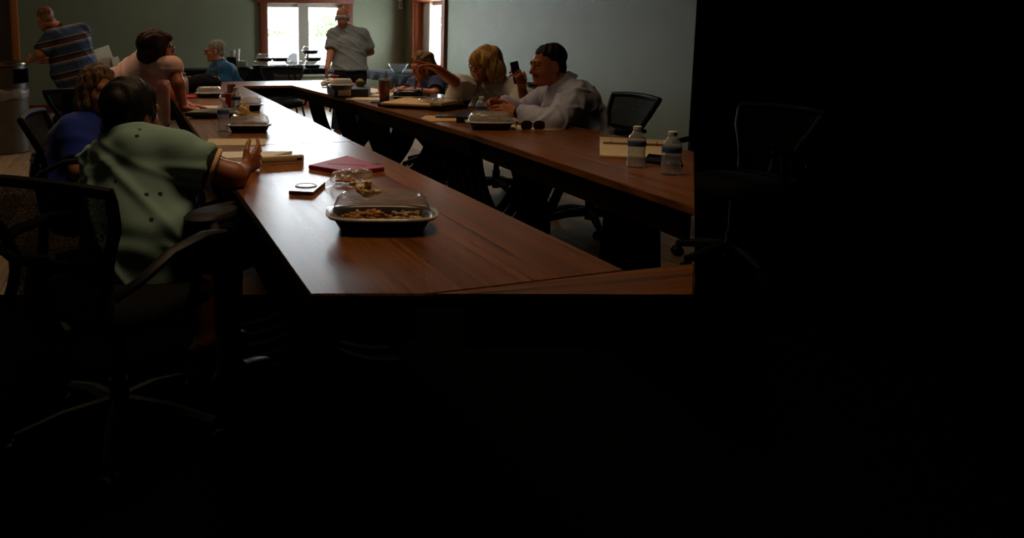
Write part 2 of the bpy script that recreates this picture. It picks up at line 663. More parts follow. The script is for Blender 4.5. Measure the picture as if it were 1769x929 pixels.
dk = MB().box((7.35, 1.9, ZC / 2), (.3, 8.4, ZC)).box(((XW + 7.2) / 2, RY - .02, ZC / 2), (7.2 - XW, .04, ZC))
tag(dk.build('wall_near_right', M_dark, smooth=False), 'added near-black wall beyond the right table', 'room', kind='structure')
tag(MB().box((2.7, -2.35, ZC / 2), (9.4, .3, ZC)).build('wall_back', M_dark, smooth=False), 'near-black wall at the near end', 'room', kind='structure')
struct('baseboard_far', MB().box(((XL + XW) / 2, YF - .012, .07), (XW - XL, .024, .14), bev=.006), M_base, 'reddish wooden baseboard along the far wall')
struct('baseboard_right', MB().box((XW - .012, (RY + YF) / 2, .07), (.024, YF - RY, .14), bev=.006), M_base, 'reddish wooden baseboard along the right wall')

# far window: cedar casing, cream frame with a mullion, two panes
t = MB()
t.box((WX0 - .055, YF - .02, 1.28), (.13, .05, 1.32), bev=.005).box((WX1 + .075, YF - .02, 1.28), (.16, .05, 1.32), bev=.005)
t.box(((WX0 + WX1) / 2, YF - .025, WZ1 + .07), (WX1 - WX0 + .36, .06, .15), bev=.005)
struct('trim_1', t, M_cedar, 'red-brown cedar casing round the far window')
struct('trim_2', MB().box(((WX0 + WX1) / 2 + .1, YF - .03, .60), (WX1 - WX0 + .5, .06, .13), bev=.006), M_vinyl, 'cream sill board below the far window')
W1 = empty('window_1', ((WX0 + WX1) / 2, YF + .12, WZ0))
tag(W1, 'double window with bright daylight in the far wall', 'window', kind='structure')
ww, wh = WX1 - WX0, WZ1 - WZ0
f = MB().box((-ww / 2 + .02, 0, wh / 2), (.04, .1, wh)).box((ww / 2 - .045, 0, wh / 2), (.09, .1, wh)).box((-.03, -.02, wh / 2), (.18, .14, wh))
f.box((0, 0, wh - .035), (ww, .092, .07)).box((0, 0, .015), (ww, .092, .03))
f.build('window_frame', M_vinyl, W1, smooth=False)
MB().box((-.38, .01, wh / 2), (.56, .008, wh - .06)).build('pane', M_glass, W1, smooth=False)
MB().box((.33, .01, wh / 2), (.56, .008, wh - .06)).build('pane', M_glass, W1, smooth=False)

W3 = empty('window_3', ((WX0 + WX1) / 2, YF + .12, TZ0))
tag(W3, 'upper light over the far window header', 'window', kind='structure')
th = TZ1 - TZ0
MB().box((-ww / 2 + .02, 0, th / 2), (.04, .1, th)).box((ww / 2 - .02, 0, th / 2), (.04, .1, th)).box((0, 0, .02), (ww, .092, .04)).box((0, 0, th - .02), (ww, .092, .04)).box((-.03, 0, th / 2), (.1, .108, th)).build('window_frame', M_vinyl, W3, smooth=False)
MB().box((-.37, .01, th / 2), (.58, .008, th - .06)).build('pane', M_glass, W3, smooth=False)
MB().box((.33, .01, th / 2), (.6, .008, th - .06)).build('pane', M_glass, W3, smooth=False)

# right window: deep cedar reveal
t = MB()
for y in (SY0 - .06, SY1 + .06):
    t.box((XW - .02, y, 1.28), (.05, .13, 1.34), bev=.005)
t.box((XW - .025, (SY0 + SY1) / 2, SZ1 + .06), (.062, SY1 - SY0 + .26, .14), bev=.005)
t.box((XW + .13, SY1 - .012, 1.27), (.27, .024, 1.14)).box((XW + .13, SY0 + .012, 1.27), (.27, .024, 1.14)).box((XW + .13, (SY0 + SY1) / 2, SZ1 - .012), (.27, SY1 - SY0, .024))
struct('trim_3', t, wood('cedar_lit', (120, 58, 30), (168, 90, 50), .5, (2, 2, .25), .05, .3), 'daylight-toned cedar casing and reveal of the right window')  # lighter copy of the cedar, window light put into the colour
W2 = empty('window_2', (XW + .24, (SY0 + SY1) / 2, SZ0))
tag(W2, 'narrow-looking window seen at a slant in the right wall', 'window', kind='structure')
sw, sh = SY1 - SY0 - .05, SZ1 - SZ0 - .03
f = MB().box((-.03, sw / 2 - .17, sh / 2), (.16, .34, sh)).box((0, -sw / 2 + .03, sh / 2), (.1, .06, sh)).box((0, 0, sh - .03), (.092, sw, .06)).box((0, 0, .03), (.092, sw, .06))
f.build('window_frame', M_vinyl, W2, smooth=False)
MB().box((.01, -.14, sh / 2), (.008, sw - .4, sh - .1)).build('pane', M_glass, W2, smooth=False)

# door leaf on the left wall
D1 = empty('door_1', (XL, 12.6, 0))
tag(D1, 'dark wooden door with an orange casing edge at the far left', 'door', kind='structure')
M_door = wood('dark_door', (26, 15, 7), (38, 22, 10), .75, (4, 1, .3), .03, .08)
MB().box((.03, -.9, 1.25), (.06, 2.9, 2.5), bev=.004).build('door_leaf', M_door, D1)
MB().box((.08, .62, 1.25), (.16, .14, 2.5), bev=.004).build('door_casing', wood('orange_casing', (150, 82, 30), (182, 106, 44), .5, (4, 4, .3), .03, .3), D1)

# outdoors: bright lot, a hedge of trees, parked cars
M_lot = mat('bright_lot', (200, 198, 190), .9, vary=.05, vscale=.3)
tag(MB().box((20, 70, -.35), (140, 110, .3)).build('ground', M_lot, smooth=False), 'bright paved lot outside the windows', 'ground', kind='structure')
M_leaf = mat('tree_leaf', (120, 140, 96), .8, vary=.35, vscale=.8)
M_bark = mat('bark', (92, 78, 62), .9, vary=.2)


def tree(x, y, h, r, label, seed):
    rr = np.random.RandomState(seed)
    T = empty('tree', (x, y, -.2), 0, label, 'tree', 'trees beyond the lot')
    MB().tube([(0, 0, 0), (.05, 0, h * .3), (0, .05, h * .6)], [.16, .13, .08]).build('trunk', M_bark, T)
    c = MB()
    for i in range(1500):
        u = rr.normal(size=3); u /= np.linalg.norm(u)
        q = u * rr.uniform(.5, 1) ** .5 * np.array([r, r, h * .38]) * (1 + .22 * math.sin(5 * u[0] + seed) * math.sin(4 * u[2] + 2 * seed))
        p = Vector((q[0], q[1], q[2] + h * .62))
        a = Vector(rr.normal(size=3)).normalized()
        b = a.cross(Vector(rr.normal(size=3))).normalized()
        s = rr.uniform(.07, .18)
        c.add([p - a * s, p + b * s * .5, p + a * s, p - b * s * .5], [(0, 1, 2, 3)])
    c.build('crown', M_leaf, T, smooth=False)


for i, (px, d, h, r, lab) in enumerate([
        (476, 52, 1.9, 1.3, 'low hazy tree through the left window pane'), (500, 58, 1.6, 1.2, 'small hazy tree left of the window mullion'),
        (538, 50, 2.3, 1.1, 'hazy tree through the middle of the window right pane'), (566, 44, 2.7, 1.1, 'tallest hazy tree near the bald man'),
        (592, 56, 2.6, 1.3, 'hazy tree behind the bald man'), (752, 48, 2.4, 2.0, 'grey-green tree through the right window')]):
    p = at(px, 62, d)
    tree(p.x, p.y, h, r, lab, 11 + i)


def car(px, py, d, rz, col, label):
    p = at(px, py, d)
    Cc = empty('car', (p.x, p.y, -.2), rz, label, 'car', 'cars parked outside')
    m = mat('paint_' + label.split()[0], col, .3, spec=.6, vary=.02)
    b = MB()
    m_win = mat('car_glass', (120, 128, 134), .3)
    prof = [(-2.2, .35), (-2.2, .85), (-1.5, .95), (-.9, 1.4), (.7, 1.4), (1.3, .95), (2.1, .85), (2.2, .35)]
    b.loft([[(x, s * .85, z) for x, z in prof] for s in (-1, -.9, .9, 1)])
    b.build('car_body', m, Cc)
    MB().loft([[(x, s * .86, z) for x, z in [(-1.3, .98), (-.8, 1.33), (.6, 1.33), (1.05, .98)]] for s in (-1, 1)]).build('car_window', m_win, Cc)
    for sx in (-1.35, 1.35):
        for sy in (-.8, .8):
            MB().lathe([(.12, -.1), (.32, -.1), (.32, .1), (.12, .1)], (sx, sy, .33), 16, rot=Matrix.Rotation(PI / 2, 3, 'X')).build('wheel', M_blk, Cc)


car(486, 84, 40, R(8), (225, 226, 228), 'white car parked outside the left window pane')
car(553, 84, 38, R(-6), (196, 206, 212), 'silver car parked outside the right window pane')
car(756, 88, 34, R(60), (150, 154, 160), 'grey car parked outside the right window')
car(752, 82, 40, R(62), (212, 214, 216), 'pale car parked behind the grey one outside')


# ------------------------------------------------------------------ conference tables
def arc_bars(x0, x1, y, n, pitch, zt):
    """A leg of parallel curved slats: from the top at x0 down and outward to the floor at x1."""
    b = MB()
    for i in range(n):
        yy = y + (i - (n - 1) / 2) * pitch
        pts = []
        for k in range(15):
            a = PI / 2 * k / 14
            pts.append((x0 + (x1 - x0) * (1 - math.cos(a)), yy, .02 + (zt - .02) * (1 - math.sin(a)) ** 1.0))
        b.tube(pts, .026, seg=4)
    return b


def table(label, poly, xi, xo, ys, topmat=None, name='conference_table', post=None):
    cx = sum(p[0] for p in poly) / len(poly); cy = sum(p[1] for p in poly) / len(poly)
    T = empty(name, (cx, cy, 0), 0, label, 'table', 'walnut conference tables set in a hollow rectangle')
    loc = [(x - cx, y - cy) for x, y in poly]
    top = MB()
    n = len(loc)

    def ins(d):
        c = Vector((sum(p[0] for p in loc) / n, sum(p[1] for p in loc) / n))
        return [tuple(Vector(p) + (c - Vector(p)).normalized() * d) for p in loc]
    top.loft([[(x, y, .712) for x, y in ins(.006)], [(x, y, .716) for x, y in ins(.001)], [(x, y, .736) for x, y in ins(.001)], [(x, y, .74) for x, y in ins(.004)]])
    top.build('table_top', topmat or M_top, T, smooth=False)
    a = MB()
    q = ins(.07)
    for i in range(n):
        p0, p1 = Vector(q[i]), Vector(q[(i + 1) % n])
        m = (p0 + p1) / 2
        d = p1 - p0
        if d.length < .15: continue
        a.box((m.x, m.y, .668), (d.length, .025, .088), Matrix.Rotation(math.atan2(d.y, d.x), 3, 'Z'))
    a.build('apron', M_leg, T)
    if post:
        px_, py_ = post[0] - cx, post[1] - cy
        c45 = Matrix.Rotation(R(-15), 3, 'Z')

        def sq(hx, hy, z): return [Vector((px_, py_, z)) + c45 @ Vector((sx * hx, sy * hy, 0)) for sx, sy in ((-1, -1), (1, -1), (1, 1), (-1, 1))]
        MB().loft([sq(.20, .10, .0), sq(.20, .10, .03), sq(.11, .07, .11), sq(.115, .075, .16), sq(.085, .07, .66), sq(.14, .14, .712)]).build('leg', M_leg, T)
    for y in ys:
        arc_bars(xi + .05 - cx, xo - .08 - cx, y - cy, 5, .115, .71).build('leg', M_leg, T)
        arc_bars(xo - .05 - cx, xi + .08 - cx, y - cy + .05, 5, .115, .71).build('leg', M_leg, T)
    return T


LX = [(.331, 1.026), (.336, 1.030), (.347, 1.078), (.362, 1.112)]
SE = [1.42, 3.585, 5.89, 7.90]
table('walnut table with the red tablet and the nearest food tray', [(.33, 1.45), (.545, 1.39), (.705, 1.399), (1.017, 1.423), (1.030, 3.583), (.336, 3.583)], .335, 1.025, [2.9])
table('walnut table holding the envelope row and the muffin tray, left side', [(.336, 3.588), (1.030, 3.588), (1.078, 5.887), (.347, 5.887)], .34, 1.05, [4.2, 5.35])
table('walnut table at the far end of the left row with black laptop bag', [(.347, 5.892), (1.078, 5.892), (1.112, 7.93), (.362, 7.93)], .35, 1.09, [6.5, 7.4])
table('walnut cross table at the far end of the rectangle', [(.362, 7.935), (2.37, 7.935), (2.37, 8.72), (.362, 8.80)], .42, 2.3, [], M_topx)
table('walnut table at the far right with the black binder box', [(1.615, 7.93), (1.695, 5.905), (2.385, 5.905), (2.37, 7.93)], 1.68, 2.38, [6.3, 7.35])
table('walnut table in front of the blonde woman on the right', [(1.696, 5.90), (1.70, 3.693), (2.39, 3.693), (2.386, 5.90)], 1.70, 2.385, [3.98, 5.5])
table('walnut table with two water bottles at the right edge', [(1.70, 3.688), (1.597, 1.914), (1.99, 2.397), (2.375, 2.871), (2.39, 3.688)], 1.70, 2.38, [], post=(2.08, 2.88))
table('walnut cross table cut off at the bottom right', [(.56, 1.387), (.724, 1.339), (1.05, 1.245), (1.197, 1.424), (1.019, 1.419), (.706, 1.395)], .6, 1.0, [], M_topx)
# inner corner joint: leg frames of the cross table


def draped(label, x0, x1, y0, y1, zb, legs=False):
    cx, cy = (x0 + x1) / 2, (y0 + y1) / 2
    T = empty('buffet_table', (cx, cy, 0), 0, label, 'table', 'cloth covered tables along the walls')
    hx, hy = (x1 - x0) / 2, (y1 - y0) / 2

    def ring(d, z, wav=0.):
        out = []
        per = []
        N = 48
        for i in range(N): per.append((-hx + 2 * hx * i / N, -hy, 0, -1))
        for i in range(N // 2): per.append((hx, -hy + 2 * hy * i / (N // 2), 1, 0))
        for i in range(N): per.append((hx - 2 * hx * i / N, hy, 0, 1))
        for i in range(N // 2): per.append((-hx, hy - 2 * hy * i / (N // 2), -1, 0))
        for k, (x, y, nx, ny) in enumerate(per):
            e = d + wav * math.sin(k * 1.3) + wav * .6 * math.sin(k * .47)
            out.append((x + nx * e, y + ny * e, z))
        return out
    MB().loft([ring(.03, zb, .018), ring(.022, (zb + .73) / 2, .01), ring(.008, .72), ring(.004, .736), ring(-.01, .74)], cap0=False).build('tablecloth', M_cloth, T, angle=60)
    b = MB().box((0, 0, .70), (2 * hx - .02, 2 * hy - .02, .03))
    b.build('table_board', M_blk, T)
    for sx in (-1, 1):
        l = MB()
        for sy in (-1, 1):
            l.tube([(sx * (hx - .2), sy * (hy - .08), .70), (sx * (hx - .36), sy * (hy - .06), .01)], .016)
        l.tube([(sx * (hx - .3), -(hy - .07), .25), (sx * (hx - .3), (hy - .07), .25)], .012)
        l.build('leg', M_blk, T)
    return T


draped('long black draped table along the far wall behind the teal-shirted man', -.55, 2.15, 11.95, 12.65, .04)
draped('black covered folding table with tray stacks under the far window', 2.26, 3.52, 11.8, 12.45, .66)
draped('black covered table with the glass bowl along the right wall', 3.42, 4.15, 9.35, 11.35, .62)


# ------------------------------------------------------------------ office chairs
def make_chair(label):
    T = empty('office_chair', (0, 0, 0), 0, label, 'chair', 'black mesh office chairs')
    s = MB()
    rings = []
    for sc, z in ((.80, .425), (.95, .432), (1., .45), (.99, .475), (.92, .49), (.7, .494)):
        ring = []
        for j in range(32):
            a = 2 * PI * j / 32
            c, q = math.cos(a), math.sin(a)
            ring.append((.25 * sc * math.copysign(abs(c) ** .55, c), .02 + .24 * sc * math.copysign(abs(q) ** .55, q), z - .02 * max(0, q) ** 3))
        rings.append(ring)
    s.loft(rings).build('seat', M_fab, T, angle=60)

    def side(t):           # half width and depth of the back at height t (0 bottom .. 1 top)
        wd = .185 + .075 * (t ** 1.5) - .03 * math.sin(PI * min(1, t * 1.4))
        y = -.235 - .055 * t + .05 * math.sin(PI * t) * (1 - t * .3)
        return wd, y, .49 + .36 * t
    L = [side(i / 16) for i in range(17)]
    loop = [(-a, b, c) for a, b, c in L] + [(a * k, b - .02 * (1 - k * k), c + .012 * (1 - k * k)) for a, b, c in [L[-1]] for k in (-.6, -.2, .2, .6)] + [(a, b, c) for a, b, c in reversed(L)] + [(a * k, b - .02 * (1 - k * k), c) for a, b, c in [L[0]] for k in (.5, 0, -.5)]
    MB().tube(loop, .017, 8, closed=True).build('back_frame', M_blk, T)
    vs, fs = [], []
    for i, (a, b, c) in enumerate(L):
        for j in range(9):
            k = j / 4 - 1
            vs.append((a * k, b - .02 * (1 - k * k), c))
    for i in range(16):
        for j in range(8):
            fs.append((i * 9 + j, i * 9 + j + 1, i * 9 + 10 + j, i * 9 + 9 + j))
    MB().add(vs, fs).build('back_mesh', M_mesh, T, angle=180)
    sp = MB().tube([(0, -.12, .41), (0, -.26, .44), (0, -.30, .54), (0, -.285, .66)], [.03, .03, .026, .02], 8, flat=((1, 0, 0), 1.7))
    sp.tube([(-.19, -.245, .65), (-.1, -.282, .64), (0, -.29, .64), (.1, -.282, .64), (.19, -.245, .65)], .014, 8)
    sp.build('back_support', M_blk, T)
    for sx in (-1, 1):
        a = MB().tube([(sx * .2, -.02, .42), (sx * .275, -.02, .44), (sx * .295, 0, .52), (sx * .295, .02, .65)], .016, 8)
        a.tube([(sx * .295, .15, .655), (sx * .295, .05, .668), (sx * .292, -.10, .655), (sx * .27, -.21, .60), (sx * .22, -.25, .56)], [.013, .016, .015, .013, .012], 8, flat=((1, 0, 0), 1.4))
        o = a.build('armrest', M_blk, T)
    MB().lathe([(.03, .06), (.03, .2), (.022, .2), (.022, .4), (.07, .41), (.09, .43)], seg=14).build('gas_column', M_blk, T)
    for k in range(5):
        a = 2 * PI * k / 5 + .3
        c, q = math.cos(a), math.sin(a)
        l = MB().tube([(0, 0, .115), (c * .16, q * .16, .105), (c * .3, q * .3, .075)], [.034, .027, .02], 8).build('leg', M_blk, T)
        r = Matrix.Rotation(a + 1, 3, 'Z') @ Matrix.Rotation(PI / 2, 3, 'X')
        cs = MB()
        for o in (-.016, .016):
            off = r @ Vector((0, 0, o))
            cs.lathe([(.012, -.01), (.028, -.01), (.03, 0), (.028, .01), (.012, .01)], (c * .3 + off.x, q * .3 + off.y, .03), 12, rot=r)
        cs.tube([(c * .3, q * .3, .03), (c * .3, q * .3, .075)], .012, 6)
        cs.build('caster', M_blk, l)
    return T


def mesh_fabric():
    m = bpy.data.materials.new('chair_mesh')
    m.use_nodes = True
    nt = m.node_tree
    b = nt.nodes['Principled BSDF']
    b.inputs['Base Color'].default_value = (.008, .008, .009, 1)
    b.inputs['Roughness'].default_value = .8
    b.inputs['Specular IOR Level'].default_value = .12
    out = nt.nodes['Material Output']
    tr = nt.nodes.new('ShaderNodeBsdfTransparent')
    mx = nt.nodes.new('ShaderNodeMixShader')
    tc = nt.nodes.new('ShaderNodeTexCoord')
    v = nt.nodes.new('ShaderNodeTexVoronoi')
    v.inputs['Scale'].default_value = 260
    nt.links.new(tc.outputs['Object'], v.inputs['Vector'])
    r = nt.nodes.new('ShaderNodeMapRange')
    r.inputs['From Min'].default_value = .2
    r.inputs['From Max'].default_value = .7
    r.inputs['To Min'].default_value = .78
    r.inputs['To Max'].default_value = .98
    nt.links.new(v.outputs['Distance'], r.inputs[0])
    nt.links.new(r.outputs[0], mx.inputs[0])
    nt.links.new(tr.outputs[0], mx.inputs[1])
    nt.links.new(b.outputs[0], mx.inputs[2])
    nt.links.new(mx.outputs[0], out.inputs[0])
    return m


M_mesh = mesh_fabric()


def face(dx, dy):          # rotation that turns a chair's +Y to (dx, dy)
    return math.atan2(-dx, dy)


CH = [  # x, y, facing, label
    (-.06, 2.40, (.647, .754), 'black mesh office chair in the near left corner, under the person in mint green'),
    (-.17, 4.14, (1, -.1), 'black office chair under the person in the royal blue top'),
    (.02, 5.00, (1, .1), 'black office chair pushed in beside the person in the pink sleeveless top'),
    (-.25, 6.15, (.25, 1), 'empty black office chair standing behind the striped shirt and blue top'),
    (1.07, 9.36, (-.97, -.12), 'black office chair under the man in the teal shirt'),
    (1.75, 9.15, (-.2, -1), 'empty black office chair at the far side of the cross table'),
    (2.72, 6.80, (-1, -.15), 'black office chair under the woman in the navy top'),
    (2.76, 5.55, (-1, -.25), 'black office chair under the blonde woman in the white blouse'),
    (2.86, 4.40, (-.98, .05), 'black mesh office chair under the man in the pale blue shirt'),
    (3.10, 3.42, (-1, -.1), 'black office chair cut off at the right edge, only one armrest seen'),
]
c0 = None
for x, y, fc, lab in CH:
    if c0 is None:
        c0 = make_chair(lab)
        c0.location = (x, y, 0); c0.rotation_euler = (0, 0, face(*fc))
    else:
        copy_thing(c0, (x, y, 0), face(*fc), lab)

# the near chair has a broad paddle pad on the arm next to the table
arm0 = [c for c in c0.children if c.name.startswith('armrest')][1]
pd = MB()
pd.loft([[(.175 + (.065 - .022 * math.sin(2 * PI * j / 28)) * e * math.cos(2 * PI * j / 28), .30 + .15 * e * math.sin(2 * PI * j / 28), z) for j in range(28)] for e, z in ((.8, .655), (1, .665), (1, .678), (.9, .688), (.5, .692))])
pd.tube([(.295, .04, .655), (.27, .14, .650), (.2, .24, .656)], .016, 8)
c0['label'] = c0['label']
pd.build('pad', M_grey, arm0)

# ------------------------------------------------------------------ trash can, sensor
p = on(4, 262, 0)
T = empty('trash_can', (p.x, p.y, 0), 0, 'tall grey-brown round trash can with a clear bag at the left edge', 'trash can')
M_can = mat('can_side', (84, 76, 66), .5, vary=.15, vscale=6)
MB().lathe([(.27, 0), (.285, .01), (.30, .62), (.302, .70)], seg=40).build('can_body', M_can, T)
MB().lathe([(.302, .69), (.298, .90), (.295, .93)], seg=40, cap0=False, cap1=False).build('can_hood', mat('can_hood', (58, 48, 38), .4, vary=.1), T)
h = MB()
for a0 in (-.9,):
    n = 10
    vs = []
    for i in range(n + 1):
        a = a0 + 1.0 * i / n
        vs += [(.304 * math.cos(a), .304 * math.sin(a), .745), (.304 * math.cos(a), .304 * math.sin(a), .895), (.296 * math.cos(a), .296 * math.sin(a), .895), (.296 * math.cos(a), .296 * math.sin(a), .745)]
    h.loft([vs[4 * i:4 * i + 4] for i in range(n + 1)])
h.build('opening', M_dark, T)
M_bag = mat('bag_plastic', (118, 116, 116), .4, spec=.5, vary=.2, vscale=14, bump=.25, bscale=40)
rings = []
for k, (r_, z_) in enumerate([(.303, .575), (.309, .59), (.306, .63), (.310, .665), (.304, .68)]):
    rings.append([(r_ * math.cos(2 * PI * j / 60) * (1 + .008 * math.sin(j * 2.1 + k)), r_ * math.sin(2 * PI * j / 60) * (1 + .008 * math.sin(j * 2.1 + k)), z_ + .012 * math.sin(j * .9 + k)) for j in range(60)])
MB().loft(rings, cap0=False, cap1=False).build('bag_rim', M_bag, T, angle=180)
MB().lathe([(.30, .93), (.312, .93), (.318, .945), (.312, .965), (.26, .975), (.18, .965), (.17, .93)], seg=40, cap0=False).build('lid', mat('lid_metal', (150, 130, 100), .25, 1., vary=.1), T)

p = at(694, 10, 14.0)
T = empty('motion_sensor', (4.74, YF, 1.80), 0, 'small white motion sensor high on the wall beside the right window', 'sensor')
MB().box((0, -.03, -.03), (.07, .06, .11), bev=.012).build('housing', M_wht, T)
MB().box((0, -.02, .07), (.075, .04, .07), bev=.01).build('bracket', M_wht, T)
MB().lathe([(.001, 0), (.022, .004), (.024, .014)], (0, -.06, -.03), 14, rot=Matrix.Rotation(PI / 2, 3, 'X')).build('lens', M_vinyl, T)


# ------------------------------------------------------------------ things on the tables
def sup(a, n=.5):
    c, s = math.cos(a), math.sin(a)
    return math.copysign(abs(c) ** n, c), math.copysign(abs(s) ** n, s)


def tray(label, loc, rotz, wx=.27, wy=.2, seed=1, food=True, lidm=None, group='takeout trays with clear lids'):
    """A black takeout tray with a ribbed clear dome lid and food inside."""
    r_ = random.Random(seed)
    T = empty('food_tray', loc, rotz, label, 'food tray', group)
    N = 72

    def ring(sx, sy, z, n=.62, rib=0., top=0.):
        out = []
        for j in range(N):
            a = 2 * PI * j / N
            x, y = sup(a, n)
            k = 1 + (rib if j % 2 else 0)
            out.append((wx / 2 * sx * x * k, wy / 2 * sy * y * k, z))
        return out
    MB().loft([ring(.74, .74, 0), ring(.78, .78, .003), ring(.90, .90, .03), ring(.97, .97, .034), ring(1.0, 1.0, .034), ring(1., 1., .038), ring(.95, .95, .039), ring(.88, .88, .034), ring(.74, .74, .006)]).build('base', M_tray, T, angle=50)
    MB().loft([ring(1.02, 1.02, .037), ring(1.03, 1.03, .041), ring(.97, .97, .044), ring(.90, .90, .045), ring(.86, .86, .055, rib=.025), ring(.81, .81, .075, rib=.03), ring(.74, .74, .086), ring(.70, .70, .089), ring(.60, .58, .083)], cap0=False).build('lid', lidm or M_lid2, T, angle=50)
    MB().loft([ring(.975, .975, .040), ring(1.035, 1.035, .0395), ring(1.035, 1.035, .0425), ring(.985, .985, .0445)], cap0=False, cap1=False).build('lid_rim', M_rim, T)
    if food:
        F = MB()
        for i in range(130):
            x = r_.uniform(-.36, .36) * wx
            y = r_.uniform(-.33, .33) * wy
            F.sphere((x, y, .016 + r_.uniform(0, .016) * (1 - abs(x) / wx)), (r_.uniform(.006, .019), r_.uniform(.005, .010), r_.uniform(.004, .008)), 4, mi=(0 if x < .06 * wx and r_.random() < .8 else 1), rot=Matrix.Rotation(r_.uniform(0, 3), 3, 'Z') @ Matrix.Rotation(r_.uniform(-.5, .5), 3, 'X'))
        F.build('food', [M_food, M_food2], T, angle=180)
    return T


def lump(name, label, cat, loc, size, m, seed, group=None):
    """A crumbly lump of bread."""
    rr = np.random.RandomState(seed)
    f = Field()
    for i in range(26):
        q = rr.normal(size=3) * np.array([size[0] * .24, size[1] * .24, size[2] * .22]) + np.array([0, 0, size[2] * .45])
        q[2] = max(q[2], size[2] * .22)
        f.ell(q, np.array([size[0], size[1], size[2]]) * rr.uniform(.10, .24), k=.004)
    me = f.mesh(name, min(size) * .07, (0, 0, 0), (lambda f1, f2: (lambda P: f1(P) + f2(P)))(folds(min(size) * .07, seed, 110, squeeze=1), folds(min(size) * .04, seed + 1, 320, squeeze=1)))
    o = link_mesh(name, me, m, None, loc, angle=180)
    return tag(o, label, cat, group)


CZ = .74
YAW = R(-15.6)
p = on(659, 392)
tray('nearest clear-lidded black food tray, with yellow cornbread on its lid', (p.x, p.y, CZ), YAW, .285, .20, 3, lidm=M_lid)
q = on(632, 338, .829)
lump('cornbread', 'crumbling yellow cornbread piece on top of the nearest food tray', 'bread', (q.x - .003, q.y, .825), (.062, .045, .04), M_bread, 5, 'bread on the tray lids')
p = on(431, 227)
tray('food tray with a pale muffin on its lid on the left row', (p.x, p.y, CZ), YAW, .235, .18, 8)
q = on(422, 213, .829)
lump('muffin', 'pale yellow muffin piece on the second tray of the left row', 'bread', (p.x - .035, p.y + .01, .824), (.062, .05, .05), M_bread, 9, 'bread on the tray lids')
p = on(430, 190)
tray('food tray behind the two bottles on the left row', (p.x, p.y, CZ), YAW, .19, .17, 10)
q = on(424, 201)
lump('biscuit', 'flat orange biscuit between two trays on the left row', 'bread', (q.x, q.y, CZ), (.07, .05, .03), M_food, 12)
p = on(361, 168.5)
tray('food tray in front of the black laptop bag on the left row', (p.x, p.y, CZ), YAW, .225, .17, 14)
p = on(846, 222)
tray('food tray beside the sunglasses on the right table', (p.x, p.y, CZ), R(-20), .262, .2, 16)


def bottle(label, loc, h=.155, r=.031, full=.55, band=True):
    T = empty('water_bottle', loc, 0, label, 'water bottle', 'clear plastic water bottles')
    N = []
    for z, q in ((0, .78), (.01, .97), (.03, 1.), (.08, .97), (.13, 1.), (.18, .97), (.23, 1.), (.28, .97), (.33, 1.), (.38, .97), (.44, 1.), (.5, 1.), (.64, 1.), (.70, .96), (.78, .78), (.86, .5), (.90, .40), (.93, .40)):
        N.append((r * q, h * z))
    MB().lathe(N, seg=28, cap1=False).build('bottle_body', M_pet, T, angle=180)
    if full:
        MB().lathe([(a * .95, z + .002) for a, z in N if z <= full * h], seg=24).build('water', M_water, T, angle=180)
    MB().lathe([(r * .46, h * .905), (r * .47, h * .92), (r * .47, h * .99), (r * .43, h)], seg=20).build('cap', M_wht, T)
    if band:
        MB().lathe([(r * 1.015, h * .52), (r * 1.02, h * .53), (r * 1.02, h * .62), (r * 1.015, h * .63)], seg=28, cap0=False, cap1=False).build('label', M_label, T, angle=180)
    return T


def put(fn, label, px, py, *a, **k):
    p = on(px, py)
    return fn(label, (p.x, p.y, CZ), *a, **k)


put(bottle, 'water bottle with blue label standing before the open binder, left of two', 1098, 288, .158, .034, .5)
put(bottle, 'water bottle with blue label at the right edge, right of two', 1158, 301, .158, .034, .3)
put(bottle, 'water bottle behind the tray beside the man in the pale blue shirt', 831, 212, .152, .032, .3)
put(bottle, 'clear water bottle left of the muffin tray on the left row', 386, 226, .175, .031, .6)
put(bottle, 'clear water bottle behind the muffin tray beside the red cup', 408, 197, .175, .031, .5)
put(bottle, 'clear water bottle behind the red cup at the far right corner', 572, 143, .19, .034, .4)


def cup(label, loc, h=.1, r=.042):
    T = empty('party_cup', loc, 0, label, 'cup', 'red plastic party cups')
    MB().lathe([(r * .68, 0), (r * .70, .002), (r * .8, h * .45), (r * .82, h * .47), (r, h * .97), (r * 1.05, h), (r * .98, h * .985), (r * .66, .01)], seg=28).build('cup_wall', M_red, T)
    MB().lathe([(r * 1.0, h * .975), (r * 1.06, h * .985), (r * 1.06, h * 1.005), (r * 1.0, h * 1.01)], seg=28, cap0=False, cap1=False).build('rim', M_wht, T)
    return T


put(cup, 'red party cup between the two clear bottles on the left row', 395, 193, .125, .05)
put(cup, 'red party cup left of the black laptop bag on the far left row', 331, 151, .11, .048)
put(cup, 'red party cup at the far right corner near the bald man', 577, 147, .10, .046)


def sheet(name, label, cat, corners, m, th=.002, group=None, z=CZ):
    ps = [on(*c, z) for c in corners]
    c = sum(ps, Vector()) / len(ps)
    o = MB().prism([(p.x - c.x, p.y - c.y) for p in ps], 0, th).build(name, m, None, (c.x, c.y, z), smooth=False)
    return tag(o, label, cat, group)


